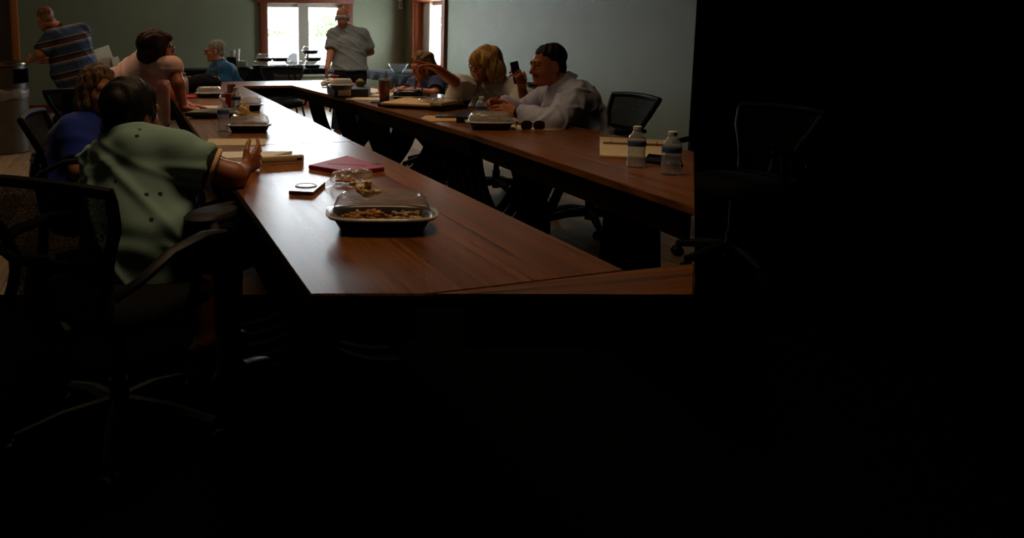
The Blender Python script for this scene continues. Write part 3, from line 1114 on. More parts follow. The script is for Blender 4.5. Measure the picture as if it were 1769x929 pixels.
def printed(name, col, ink, rot, sx=.05, sy=.012):
    """Paper with rows of dark type."""
    m = mat(name, col, .8, vary=.02)
    nt = m.node_tree
    b = nt.nodes['Principled BSDF']
    old = b.inputs['Base Color'].links[0].from_socket
    tc = nt.nodes.new('ShaderNodeTexCoord')
    mp = nt.nodes.new('ShaderNodeMapping')
    mp.inputs['Rotation'].default_value = (0, 0, rot)
    nt.links.new(tc.outputs['Object'], mp.inputs[0])
    br = nt.nodes.new('ShaderNodeTexBrick')
    br.inputs['Scale'].default_value = 1
    br.inputs['Brick Width'].default_value = sx
    br.inputs['Row Height'].default_value = sy
    br.inputs['Mortar Size'].default_value = sy * .42
    br.inputs['Mortar Smooth'].default_value = 0
    nt.links.new(mp.outputs[0], br.inputs['Vector'])
    n = nt.nodes.new('ShaderNodeTexNoise')
    n.inputs['Scale'].default_value = 260
    nt.links.new(tc.outputs['Object'], n.inputs['Vector'])
    g = nt.nodes.new('ShaderNodeMath')
    g.operation = 'GREATER_THAN'
    g.inputs[1].default_value = .5
    nt.links.new(n.outputs['Fac'], g.inputs[0])
    a = nt.nodes.new('ShaderNodeMath')
    a.operation = 'SUBTRACT'
    a.use_clamp = True
    nt.links.new(g.outputs[0], a.inputs[0])
    nt.links.new(br.outputs['Fac'], a.inputs[1])
    mx = nt.nodes.new('ShaderNodeMix')
    mx.data_type = 'RGBA'
    nt.links.new(a.outputs[0], mx.inputs[0])
    nt.links.new(old, mx.inputs[6])
    mx.inputs[7].default_value = (*lin(ink), 1)
    nt.links.new(mx.outputs[2], b.inputs['Base Color'])
    return m


M_print = printed('printed_sheet', (214, 196, 160), (120, 100, 80), -YAW, .06, .02)
M_print2 = printed('printed_page', (222, 206, 176), (150, 130, 105), -YAW, .05, .016)
sheet('envelope', 'cream printed envelope in front of the muffin tray on the left row', 'envelope', [(352, 252), (459, 251.5), (459, 240.5), (361, 240.5)], M_print, .003)
sheet('agenda_page', 'cream printed page under the hand of the person in pink', 'paper', [(322, 195), (377, 195), (382, 183), (318, 183)], M_print2)
sheet('red_notebook', 'flat red notebook left of the tray before the laptop bag', 'notebook', [(318, 170.5), (338, 170.5), (339, 165.5), (318, 165.5)], M_red, .012)
sheet('notes_page', 'white page under the hands of the woman in navy', 'paper', [(640, 166), (712, 166), (716, 159.5), (650, 159.5)], M_cream, .002, 'loose pages on the right tables')
sheet('loose_page', 'cream page lying below the black binder box', 'paper', [(596, 172), (656, 173.5), (660, 169), (612, 168)], M_cream, .002, 'loose pages on the right tables')
sheet('loose_page', 'white page right of the black binder box near the tumbler', 'paper', [(622, 159), (655, 162), (652, 154), (628, 150)], M_paper, .002, 'loose pages on the right tables')
sheet('notes_page', 'pale cream page lying under the sunglasses', 'paper', [(884, 224), (969, 224.5), (930, 216), (880, 214)], M_cream, .002, 'loose pages on the right tables')
sheet('notebook', 'pale notebook under the cuff of the man in pale blue', 'notebook', [(868, 213), (902, 213), (890, 206.5), (845, 205.5)], mat('lilac_cover', (170, 160, 170), .6), .012)


def flat_box(name, label, cat, corners, th, m, z=CZ, bev=.003, group=None, parent=None):
    ps = [on(*c, z) for c in corners]
    c = sum(ps, Vector()) / len(ps)
    pl = [(p.x - c.x, p.y - c.y) for p in ps]
    b = MB()

    def ins(k): return [(x * k, y * k) for x, y in pl]
    b.loft([[(x, y, 0) for x, y in ins(.985)], [(x, y, bev) for x, y in pl], [(x, y, th - bev) for x, y in pl], [(x, y, th) for x, y in ins(.985)]])
    o = b.build(name, m, parent, (c.x, c.y, z), angle=30)
    if label: tag(o, label, cat, group)
    return o


# white ring binder under the outstretched hand
c = [(384, 290), (525, 281.5), (520, 270), (352, 272)]
bd = flat_box('binder', 'white ring binder under the hand of the person in mint green', 'binder', c, .008, mat('binder_white', (196, 188, 172), .5), bev=.002, group='ring binders')
pc = bd.location
a, b_ = on(452, 286), on(526, 281.5)
mid = (a + b_) / 2 - pc
d = (b_ - a).normalized()
sp = MB().box((mid.x - d.y * .012, mid.y + d.x * .012, .018), ((b_ - a).length, .022, .03), Matrix.Rotation(math.atan2(d.y, d.x), 3, 'Z'), .006).build('spine', mat('binder_spine', (190, 170, 130), .5), bd)
e = Vector((mid.x, mid.y, .018)) + d * ((b_ - a).length * .38)
MB().box((e.x - d.y * .0005, e.y + d.x * .0005, .018), (.02, .0012, .008), Matrix.Rotation(math.atan2(d.y, d.x), 3, 'Z')).build('finger_hole', M_blk, sp)
ps = [on(*q) - pc for q in [(392, 283), (470, 279.5), (505, 270.5), (366, 272)]]
MB().prism([(v.x, v.y) for v in ps], .009, .024).build('pages', M_paper, bd, smooth=False)

# red tablet folio, red phone with ring
M_redlea = mat('red_leather', (150, 22, 38), .55, spec=.25, vary=.1, vscale=30, bump=.05)
tb = flat_box('tablet', 'red tablet folio lying behind the plastic bag', 'tablet', [(533, 292), (586, 301), (664, 297), (648, 283), (590, 275)][0:1] + [(600, 303), (664, 296), (600, 275)], .016, M_redlea, bev=.004)
o = on(651, 291) - tb.location
MB().lathe([(.014, .0155), (.018, .0165), (.02, .0165), (.02, .0158)], (o.x, o.y, 0), 20).build('camera_hole', M_blk, tb)
MB().box((0, 0, .0163), (.004, .15, .0012), Matrix.Rotation(R(55), 3, 'Z')).build('cover_fold', mat('dark_red', (84, 12, 22), .5), tb)
ph = flat_box('phone', 'dark red phone with a silver ring lying left of the plastic bag', 'phone', [(499, 336), (541, 338), (562, 320), (519, 316)], .012, mat('wine_case', (88, 18, 24), .3, spec=.6), bev=.003, group='phones')
MB().lathe([(.030, .0115), (.031, .0145), (.036, .0145), (.037, .0115)], (-.002, .006, 0), 30, cap0=False, cap1=False).build('ring', M_wht, ph)
MB().lathe([(.001, .0138), (.028, .0135), (.028, .0118)], (-.002, .006, 0), 30, cap0=False).build('ring_disc', M_chrome, ph)

# crumpled clear bag with crumbs
p = on(604, 317)
B = empty('plastic_bag', (p.x, p.y, CZ), R(10), 'crumpled clear plastic bag behind the nearest food tray', 'bag')
f = Field()
rr = np.random.RandomState(4)
for i in range(9):
    x = rr.uniform(-.045, .05); y = rr.uniform(-.03, .035)
    f.ell((x, y, .026 - abs(x) * .12), (rr.uniform(.022, .04), rr.uniform(.018, .035), rr.uniform(.016, .026)), k=.01)
f.cone((-.05, -.005, .02), (-.092, -.02, .010), .016, .008, .02)
f.cone((.05, .01, .024), (.088, .015, .03), .018, .006, .02)
fd = folds(.004, 3, 130, squeeze=1)
link_mesh('bag_film', f.mesh('bag_film', .003, (0, 0, 0), lambda P: -np.abs(fd(P)) * 1.6 + .002), M_wrap, B, angle=25)
cr = MB()
for i in range(9):
    cr.sphere((rr.uniform(-.06, .02), rr.uniform(-.02, .02), .012), (rr.uniform(.005, .012), .006, .005), 5)
cr.build('crumbs', M_food, B)

# dark green clutch with a leather pull under the arm of the person in pink
f = Field()
P0 = on(375, 203)
f.ell((P0.x, P0.y, CZ + .028), (.15, .085, .027), k=.02)
f.ell((P0.x - .1, P0.y + .01, CZ + .028), (.1, .06, .022), k=.03)
f.ell((P0.x + .1, P0.y - .02, CZ + .025), (.09, .07, .024), k=.03)
ct = link_mesh('clutch', f.mesh('clutch', .006, (P0.x, P0.y, CZ), folds(.003, 5, 40)), mat('green_leather', (34, 44, 38), .4, spec=.5), None, (P0.x, P0.y, CZ), angle=180)
tag(ct, 'soft dark green clutch beside the left-row bottle', 'bag')
MB().tube([(-.13, .02, .03), (-.17, .0, .02), (-.2, -.01, .012)], [.004, .005, .004], 6).build('pull_strap', M_food2, ct)

# brown glass candle jar
p = on(400, 166)
T = empty('candle_jar', (p.x, p.y, CZ), 0, 'brown patterned jar candle behind the red cup on the left row', 'candle')
MB().lathe([(.03, 0), (.036, .006), (.037, .08), (.034, .088), (.034, .02)], seg=24).build('jar', mat('amber_jar', (84, 56, 34), .3, vary=.6, vscale=50), T)
MB().lathe([(.034, .086), (.037, .09), (.037, .102), (.03, .104)], seg=24).build('lid', mat('copper', (150, 100, 60), .35, .8), T)

# black laptop bag, pale drink bottle
p = on(347, 161)
T = empty('laptop_bag', (p.x, p.y + .09, CZ), R(-4), 'black laptop bag lying at the far end of the left row', 'bag')
f = Field()
f.ell((0, 0, .07), (.175, .11, .075), k=.02).ell((.06, .03, .085), (.13, .1, .06), k=.04).ell((-.1, -.02, .055), (.1, .09, .055), k=.04)
link_mesh('bag_body', f.mesh('bag_body', .009, (0, 0, 0), folds(.005, 8, 30)), M_fab, T, angle=180)
MB().tube([(-.05, -.02, .135), (0, -.03, .158), (.08, -.02, .165), (.15, 0, .15), (.18, .02, .1)], .009, 8, flat=((0, 0, 1), .6)).build('strap', M_blk, T)
p = on(317, 163)
T = empty('drink_bottle', (p.x, p.y, CZ), 0, 'pale drink bottle with a metal cap beside the arm in pink', 'bottle')
MB().lathe([(.04, 0), (.046, .01), (.046, .1), (.04, .13), (.022, .15), (.02, .16)], seg=24).build('bottle_body', mat('pale_bottle', (196, 172, 160), .4), T)
MB().lathe([(.022, .158), (.024, .162), (.024, .185), (.02, .188)], seg=18).build('cap', M_chrome, T)
sheet('agenda_page', 'white page under the hands of the man in teal', 'paper', [(333, 150), (372, 147), (384, 142.5), (340, 143)], M_paper)


# right table: binder, folio, sunglasses, folders ...
c = [(1036, 272), (1150, 277), (1150, 246), (1036, 240)]
bd = flat_box('binder', 'open white ring binder lying behind the two bottles on the right', 'binder', c, .012, M_cream, bev=.002, group='ring binders')
a, b_ = on(1040, 252.5) - bd.location, on(1150, 257) - bd.location
d = (b_ - a); L_ = d.length
ag = math.atan2(d.y, d.x)
m_ = (a + b_) / 2
rg = MB().box((m_.x, m_.y, .016), (L_ * .97, .022, .008), Matrix.Rotation(ag, 3, 'Z'), .002)
for k in (-.36, 0, .36):
    cc = m_ + d * k
    n_ = Vector((-d.y, d.x)).normalized()
    rg.tube([(cc.x + n_.x * .018 * math.cos(t_), cc.y + n_.y * .018 * math.cos(t_), .014 + .016 * math.sin(t_)) for t_ in [PI * i / 8 for i in range(9)]], .0022, 6)
rg.build('ring_bar', mat('brass', (150, 120, 84), .4, .7), bd)
flat_box('folio', 'black folio with a grey page half under the right bottle', 'folio', [(1112, 281), (1180, 289), (1176, 276), (1120, 270)], .012, M_blk)

p = on(920, 224)
T = empty('sunglasses', (p.x, p.y, CZ), R(-14), 'dark sunglasses lying on the right table', 'sunglasses')
M_shade = mat('dark_lens', (26, 14, 12), .12, spec=.7, vary=.05)
fr = MB()
for sx in (-1, 1):
    ln = MB()
    ring = []
    for j in range(20):
        a = 2 * PI * j / 20
        x, z = sup(a, .75)
        ring.append(Vector((sx * .034 + .028 * x, -.004 * abs(x), .024 + .023 * z)))
    ln.loft([[v + Vector((0, -.001, 0)) for v in ring], [v + Vector((0, .001, 0)) for v in ring]])
    ln.build('lens', M_shade, T)
    fr.tube(ring, .0032, 6, closed=True)
    fr.tube([(sx * .064, 0, .034), (sx * .068, .03, .03), (sx * .066, .10, .012), (sx * .06, .125, .006)], .0032, 6)
fr.tube([(-.008, 0, .03), (0, -.002, .034), (.008, 0, .03)], .0035, 6)
fr.build('frame', M_blk, T)

# manila stack on a black leather portfolio
pf = flat_box('portfolio', 'black leather portfolio under the manila folders on the right table', 'portfolio', [(652, 184), (770, 191.5), (800, 186), (690, 176)], .022, mat('portfolio_leather', (24, 20, 18), .4, bump=.1), bev=.006)
fl = flat_box('folder', 'manila folders stacked on the black portfolio', 'folder', [(657, 181), (745, 185), (793, 181), (700, 171)], .016, M_manila, CZ + .022, .004)
flat_box('legal_pad', 'cream note pad on the right half of the manila folders', 'note pad', [(742, 182), (762, 183.5), (798, 177), (770, 175)], .02, M_cream, CZ + .038, .003)
bx = flat_box('clamshell_box', 'clear plastic clamshell box on the manila folders', 'box', [(736, 177), (790, 180), (797, 173), (748, 170)], .035, M_lid, CZ + .04, .008)
MB().sphere((0, 0, .01), (.05, .02, .006), 6).build('napkin', M_paper, bx)
f = Field()
rr = np.random.RandomState(12)
p = on(745, 176, .80)
for i in range(8):
    f.ell((p.x + rr.uniform(-.08, .08), p.y + rr.uniform(-.03, .03), .80 + rr.uniform(0, .02)), (rr.uniform(.02, .04), rr.uniform(.015, .03), rr.uniform(.008, .02)), k=.01)
fd2 = folds(.005, 9, 110, squeeze=1)
tag(link_mesh('plastic_wrap', f.mesh('plastic_wrap', .004, (p.x, p.y, .79), fd2), M_wrap, None, (p.x, p.y, .79), angle=25), 'crumpled clear wrap lying on the manila folders', 'wrap')
p = on(798, 184)
T = empty('food_bowl', (p.x, p.y, CZ), 0, 'small black bowl of orange food in front of the blonde woman', 'bowl')
MB().lathe([(.035, 0), (.04, .004), (.068, .045), (.072, .047), (.066, .045), (.036, .01)], seg=28).build('bowl', M_tray, T)
fo = MB()
for i in range(18):
    a = i * 2.4; r2 = .045 * math.sqrt(i / 18)
    fo.sphere((r2 * math.cos(a), r2 * math.sin(a), .048 + .018 * (1 - i / 18)), (.016, .012, .010), 5)
fo.build('food', mat('orange_food', (206, 88, 22), .6, vary=.4, vscale=60), T)
en = flat_box('envelope', 'manila envelope under the black phone on the right table', 'envelope', [(727, 205), (745, 210.5), (789, 209.5), (787, 201), (736, 200.5)], .004, M_manila, bev=.001)
flat_box('phone', 'slim black phone lying on the manila envelope', 'phone', [(752, 203.5), (792, 204), (790, 198.5), (757, 198.5)], .010, mat('slate_phone', (52, 46, 56), .25, spec=.6), CZ + .004, .003, 'phones')
cs = flat_box('glasses_case', 'black glasses case left of the tray on the right table', 'case', [(788, 212), (822, 214), (818, 202), (795, 200)], .036, mat('case_black', (20, 20, 24), .45), bev=.012)
flat_box('phone', 'black phone lying left of the floral tumbler', 'phone', [(640, 178), (668, 179), (672, 175.5), (648, 174.5)], .009, M_blk, bev=.003, group='phones')
p = on(706, 175)
tk = tray('closed black food tray in front of the woman in navy', (p.x, p.y, CZ), R(-30), .27, .2, 30, food=False, lidm=mat('smoky_lid', (28, 27, 30), .25, spec=.6))

# floral tumbler with a straw
p = on(664, 178)
T = empty('tumbler', (p.x, p.y, CZ), 0, 'tall floral tumbler with a straw on the right table', 'tumbler')


def floral():
    m = bpy.data.materials.new('floral_print')
    m.use_nodes = True
    nt = m.node_tree
    b = nt.nodes['Principled BSDF']
    b.inputs['Roughness'].default_value = .35
    tc = nt.nodes.new('ShaderNodeTexCoord')
    v = nt.nodes.new('ShaderNodeTexVoronoi')
    v.inputs['Scale'].default_value = 26
    nt.links.new(tc.outputs['Object'], v.inputs['Vector'])
    r = nt.nodes.new('ShaderNodeValToRGB')
    cr_ = r.color_ramp
    cr_.elements[0].position = 0
    cr_.elements[0].color = (*lin((60, 66, 44)), 1)
    cr_.elements[1].position = .9
    cr_.elements[1].color = (*lin((76, 84, 60)), 1)
    for pos, c_ in ((.3, (96, 90, 60)), (.5, (164, 40, 62)), (.62, (120, 110, 70)), (.75, (190, 70, 90))):
        e_ = cr_.elements.new(pos)
        e_.color = (*lin(c_), 1)
    sx_ = nt.nodes.new('ShaderNodeSeparateColor')
    nt.links.new(v.outputs['Color'], sx_.inputs[0])
    nt.links.new(sx_.outputs[0], r.inputs[0])
    nt.links.new(r.outputs[0], b.inputs['Base Color'])
    return m


MB().lathe([(.034, 0), (.036, .004), (.043, .165), (.044, .17)], seg=28).build('tumbler_wall', floral(), T)
MB().lathe([(.044, .168), (.047, .172), (.047, .180), (.03, .184)], seg=28).build('lid', clear('clear_top', (.9, .9, .85), .25, .1), T)
MB().tube([(.01, 0, .02), (.012, 0, .24)], .004, 8).build('straw', mat('straw_brown', (120, 90, 70), .4), T)

# black binder box with a label, things on and beside it
c = [(571, 167), (636, 167.5), (632, 156), (580, 153)]
bb = flat_box('binder_box', 'black binder box with a cream spine label at the far right table', 'binder', [(578, 168.5), (636, 168), (640, 160), (565, 160)], .07, mat('binder_black', (24, 22, 20), .5), bev=.003)
a, b_ = on(584, 168.6) - bb.location, on(606, 168.4) - bb.location
m_ = (a + b_) / 2; d = b_ - a
MB().box((m_.x, m_.y - .002, .038), (d.length, .003, .048), Matrix.Rotation(math.atan2(d.y, d.x), 3, 'Z')).build('label', M_cream, bb, smooth=False)
q = on(590, 155, .81)
tp = tray('clear-lidded container lying on the black binder box', (q.x, q.y, .81), R(-10), .2, .13, 33, food=False, lidm=mat('frosted_lid', (206, 206, 206), .35, vary=.05), group='takeout trays with clear lids')
q = on(622, 163, .81)
T = empty('relish_jar', (bb.location.x + .10, bb.location.y + .03, .81), 0, 'small green and yellow jar standing on the black binder box', 'jar')
MB().lathe([(.03, 0), (.036, .008), (.038, .045), (.032, .05), (.03, .01)], seg=24).build('jar', mat('relish', (110, 108, 60), .5, vary=.6, vscale=70), T)
MB().sphere((0, 0, .046), (.03, .03, .02), 8).build('relish', mat('relish_top', (150, 120, 60), .6, vary=.6, vscale=90), T)
f = Field()
p = on(564, 149)
rr = np.random.RandomState(3)
for i in range(8):
    f.ell((p.x + rr.uniform(-.05, .05), p.y + rr.uniform(-.04, .04), CZ + rr.uniform(.02, .07)), (rr.uniform(.025, .04), rr.uniform(.02, .04), rr.uniform(.012, .03)), k=.01)
tag(link_mesh('napkin', f.mesh('napkin', .005, (p.x, p.y, CZ), folds(.006, 9, 90, squeeze=1)), M_paper, None, (p.x, p.y, CZ), angle=25), 'crumpled white napkin left of the far red cup', 'napkin')

# tray stacks under the window, caddy, bowl, papers at the left
stacks = [((455, 120), 2, 'left end'), ((489, 120), 2, 'second from the left'), ((521, 120), 1, 'second from the right'), ((553, 120), 3, 'right end')]
base = None
nm = ['lowest', 'upper', 'topmost']
for i, (pq, n, wh_) in enumerate(stacks):
    p = on(*pq)
    for k in range(n):
        lab = '%s tray of the stack at the %s under the far window' % (nm[k], wh_) if n > 1 else 'single tray between the stacks under the far window'
        if n == 2 and k == 1: lab = 'topmost tray of the two at the %s under the far window' % wh_
        dx = (-.0, .02, -.03)[k] + (.05 if i == 0 and k else 0)
        l = (p.x + dx, 12.08, CZ + .112 * k)
        if base is None:
            base = tray(lab, l, R(-4), .265, .20, 40, group='tray stacks under the far window')
            base.scale = (1, 1, 1.3)
        else:
            copy_thing(base, l, R(-4 + 3 * k), lab)
p = on(413, 121)
T = empty('napkin_caddy', (p.x, 12.2, CZ), R(8), 'black caddy with napkins and white cups on the far draped table', 'caddy')
MB().box((-.05, 0, .09), (.12, .12, .18), bev=.01).build('caddy_box', M_blk, T)
MB().box((.10, 0, .06), (.17, .12, .12), bev=.01).build('napkin_stack', mat('grey_napkin', (150, 152, 150), .8), T)
for k, (x, h_) in enumerate(((-.02, .28), (.05, .30))):
    MB().lathe([(.03, .12), (.044, h_), (.046, h_ + .004), (.041, h_), (.028, .13)], (x, .01 * k, 0), 18).build('paper_cup', M_wht, T)
p = on(688, 126)
T = empty('glass_bowl', (p.x, p.y, CZ), 0, 'wide clear glass bowl on the black table by the right wall', 'bowl')
MB().lathe([(.05, 0), (.055, .004), (.10, .06), (.135, .125), (.13, .125), (.095, .062), (.05, .012)], seg=32).build('bowl', clear('bowl_glass', (.93, .95, .97), .28, .08, (.8, .82, .85)), T, angle=180)

T = empty('paper_holder', (-.28, 12.15, CZ + .002), R(20), 'white sheets leaning in a dark holder beside the man in stripes', 'papers')
MB().box((0, 0, .02), (.26, .2, .04), bev=.006).build('holder', M_blk, T)
MB().box((-.02, .02, .17), (.24, .012, .34), Matrix.Rotation(R(-18), 3, 'Y'), .002).build('sheets', M_paper, T, smooth=False)
MB().box((.12, -.03, .11), (.12, .03, .16), Matrix.Rotation(R(-12), 3, 'Y'), .01).build('cards', M_paper, T, smooth=False)

# ------------------------------------------------------------------ people


def creases(amp, seed, n=9, freq=9., width=7., axis=(0, 0, 1)):
    """Narrow pulled creases in cloth: ridged waves, fading in and out along their length."""
    r = np.random.RandomState(seed)
    ax = V3(Vector(axis).normalized())
    W = [(ax + r.normal(size=3).astype(np.float32) * .45) * freq * r.uniform(.7, 1.4) for _ in range(n)]
    U = [r.normal(size=3).astype(np.float32) * 5 for _ in range(n)]
    ph = r.uniform(0, 6.28, n * 3)

    def f(P):
        d = 0
        for i in range(n):
            s_ = np.sin(P @ W[i] + ph[i] + .7 * np.sin(P @ U[i] + ph[i + n]))
            m_ = np.clip(np.sin(P @ U[i] * 1.3 + ph[i + 2 * n]), 0, 1) ** 2
            d = d + m_ * np.exp(-(s_ * width) ** 2)
        return (amp * d).astype(np.float32)
    return f



def skin(name, col):
    m = mat(name, col, .5, spec=.4, vary=.07, vscale=25, bump=.05, bscale=150)
    b = m.node_tree.nodes['Principled BSDF']
    b.inputs['Subsurface Weight'].default_value = .08
    b.inputs['Subsurface Radius'].default_value = (.01, .004, .002)
    return m


def hairmat(name, c1, c2):
    if name in MATS: return MATS[name]
    m = bpy.data.materials.new(name)
    m.use_nodes = True
    nt = m.node_tree
    b = nt.nodes['Principled BSDF']
    b.inputs['Roughness'].default_value = .6
    b.inputs['Specular IOR Level'].default_value = .25
    tc = nt.nodes.new('ShaderNodeTexCoord')
    mp = nt.nodes.new('ShaderNodeMapping')
    mp.inputs['Scale'].default_value = (1, 1, .16)
    nt.links.new(tc.outputs['Object'], mp.inputs[0])
    n = nt.nodes.new('ShaderNodeTexNoise')
    n.inputs['Scale'].default_value = 90
    n.inputs['Detail'].default_value = 3
    nt.links.new(mp.outputs[0], n.inputs['Vector'])
    r = nt.nodes.new('ShaderNodeValToRGB')
    r.color_ramp.elements[0].position = .35
    r.color_ramp.elements[1].position = .65
    r.color_ramp.elements[0].color = lin(c1) + (1,)
    r.color_ramp.elements[1].color = lin(c2) + (1,)
    nt.links.new(n.outputs['Fac'], r.inputs[0])
    nt.links.new(r.outputs[0], b.inputs['Base Color'])
    bp = nt.nodes.new('ShaderNodeBump')
    bp.inputs['Strength'].default_value = .6
    bp.inputs['Distance'].default_value = .004
    nt.links.new(n.outputs['Fac'], bp.inputs['Height'])
    nt.links.new(bp.outputs[0], b.inputs['Normal'])
    MATS[name] = m
    return m


class Head:
    """A head's own frame: x to the person's right, y out of the face, z up."""

    def __init__(self, c, f, u=(0, 0, 1), s=1.0):
        self.c = Vector(c)
        self.y = Vector(f).normalized()
        u = Vector(u)
        self.z = (u - self.y * u.dot(self.y)).normalized()
        self.x = self.y.cross(self.z)
        self.s = s
        self.ax = (self.x, self.y, self.z)

    def w(self, x, y, z):
        return self.c + (self.x * x + self.y * y + self.z * z) * self.s

    def ell(self, F, c, rad, k=.02, sign=1):
        F.ell(self.w(*c), [q * self.s for q in rad], self.ax, k, sign)

    def cone(self, F, a, b, r1, r2, k=.012, sign=1):
        F.cone(self.w(*a), self.w(*b), r1 * self.s, r2 * self.s, k, sign=sign)


def add_head(F, H, neck, nr=.055, jaw=1.0):
    H.ell(F, (0, -.015, .035), (.074, .094, .080), .02)
    H.ell(F, (0, .03, -.025), (.060 * jaw, .060, .082), .03)
    H.ell(F, (0, .045, -.088), (.043 * jaw, .042, .030), .03)
    H.ell(F, (0, .078, -.102), (.02 * jaw, .016, .017), .02)
    for sx in (-1, 1):
        H.ell(F, (sx * .037, .060, -.032), (.024, .024, .026), .02)
        H.ell(F, (sx * .032, .098, .004), (.017, .018, .012), .012, -1)
        H.ell(F, (sx * .078, -.008, -.012), (.010, .020, .033), .008)
        H.ell(F, (sx * .088, -.002, -.008), (.006, .010, .018), .006, -1)
        H.cone(F, (sx * .022, .0885, .0135), (sx * .042, .0830, .0125), .0058, .0052, .004)
        H.cone(F, (sx * .022, .0855, -.0065), (sx * .042, .0805, -.0055), .0055, .0050, .004)
        H.cone(F, (sx * .012, .098, -.036), (sx * .013, .096, -.036), .009, .008, .006)
    H.cone(F, (-.032, .083, .025), (.032, .083, .025), .011, .011, .014)
    H.cone(F, (0, .088, .012), (0, .112, -.030), .008, .012, .010)
    H.cone(F, (-.017, .088, -.061), (.017, .088, -.061), .007, .007, .006)
    H.cone(F, (-.014, .086, -.072), (.014, .086, -.072), .008, .008, .006)
    F.cone(H.w(0, -.03, -.05), neck, nr * .98, nr * 1.08, .03)


def add_hand(F, wrist, d, n, side, s=1.0, curl=(25, 35, 25), spread=.1, index=None, thumb=.5):
    """Palm, four fingers of their own lengths and a thumb; d points along the fingers, n out of the palm."""
    d = Vector(d).normalized()
    n = Vector(n)
    n = (n - d * n.dot(d)).normalized()
    t = d.cross(n) * side
    W = Vector(wrist)
    kn = []
    for i, (o, l) in enumerate(((.029, .086), (.009, .090), (-.011, .085), (-.029, .077))):
        k = W + (d * l + t * o) * s
        F.cone(W + t * o * .55 * s + d * .008 * s, k, .0150 * s, .0112 * s, .014)
        kn.append(k)
    for i, (k, L) in enumerate(zip(kn, ((.043, .026, .021), (.047, .030, .022), (.043, .028, .022), (.034, .021, .019)))):
        cu = curl if not (i == 0 and index is not None) else index
        sp = (1.5 - i) * spread
        dd = (d + t * sp).normalized()
        a = 0
        p = k
        for j, l in enumerate(L):
            a += R(cu[j] + (i * 4 if cu is curl else 0))
            v = dd * math.cos(a) + n * math.sin(a)
            q = p + v * l * s
            F.cone(p, q, (.0095, .0086, .0078)[j] * s, (.0086, .0078, .0066)[j] * s, .0035)
            p = q
    b0 = W + (d * .022 + t * .020) * s
    v1 = (d * .62 + t * .72 + n * .28 * thumb).normalized()
    b1 = b0 + v1 * .046 * s
    F.cone(b0, b1, .0155 * s, .0118 * s, .010)
    v2 = (d * .85 + t * .40 + n * .5 * thumb).normalized()
    b2 = b1 + v2 * .034 * s
    F.cone(b1, b2, .0110 * s, .0095 * s, .004)
    v3 = (d * .9 + t * .15 + n * .7 * thumb).normalized()
    F.cone(b2, b2 + v3 * .026 * s, .0095 * s, .0075 * s, .003)


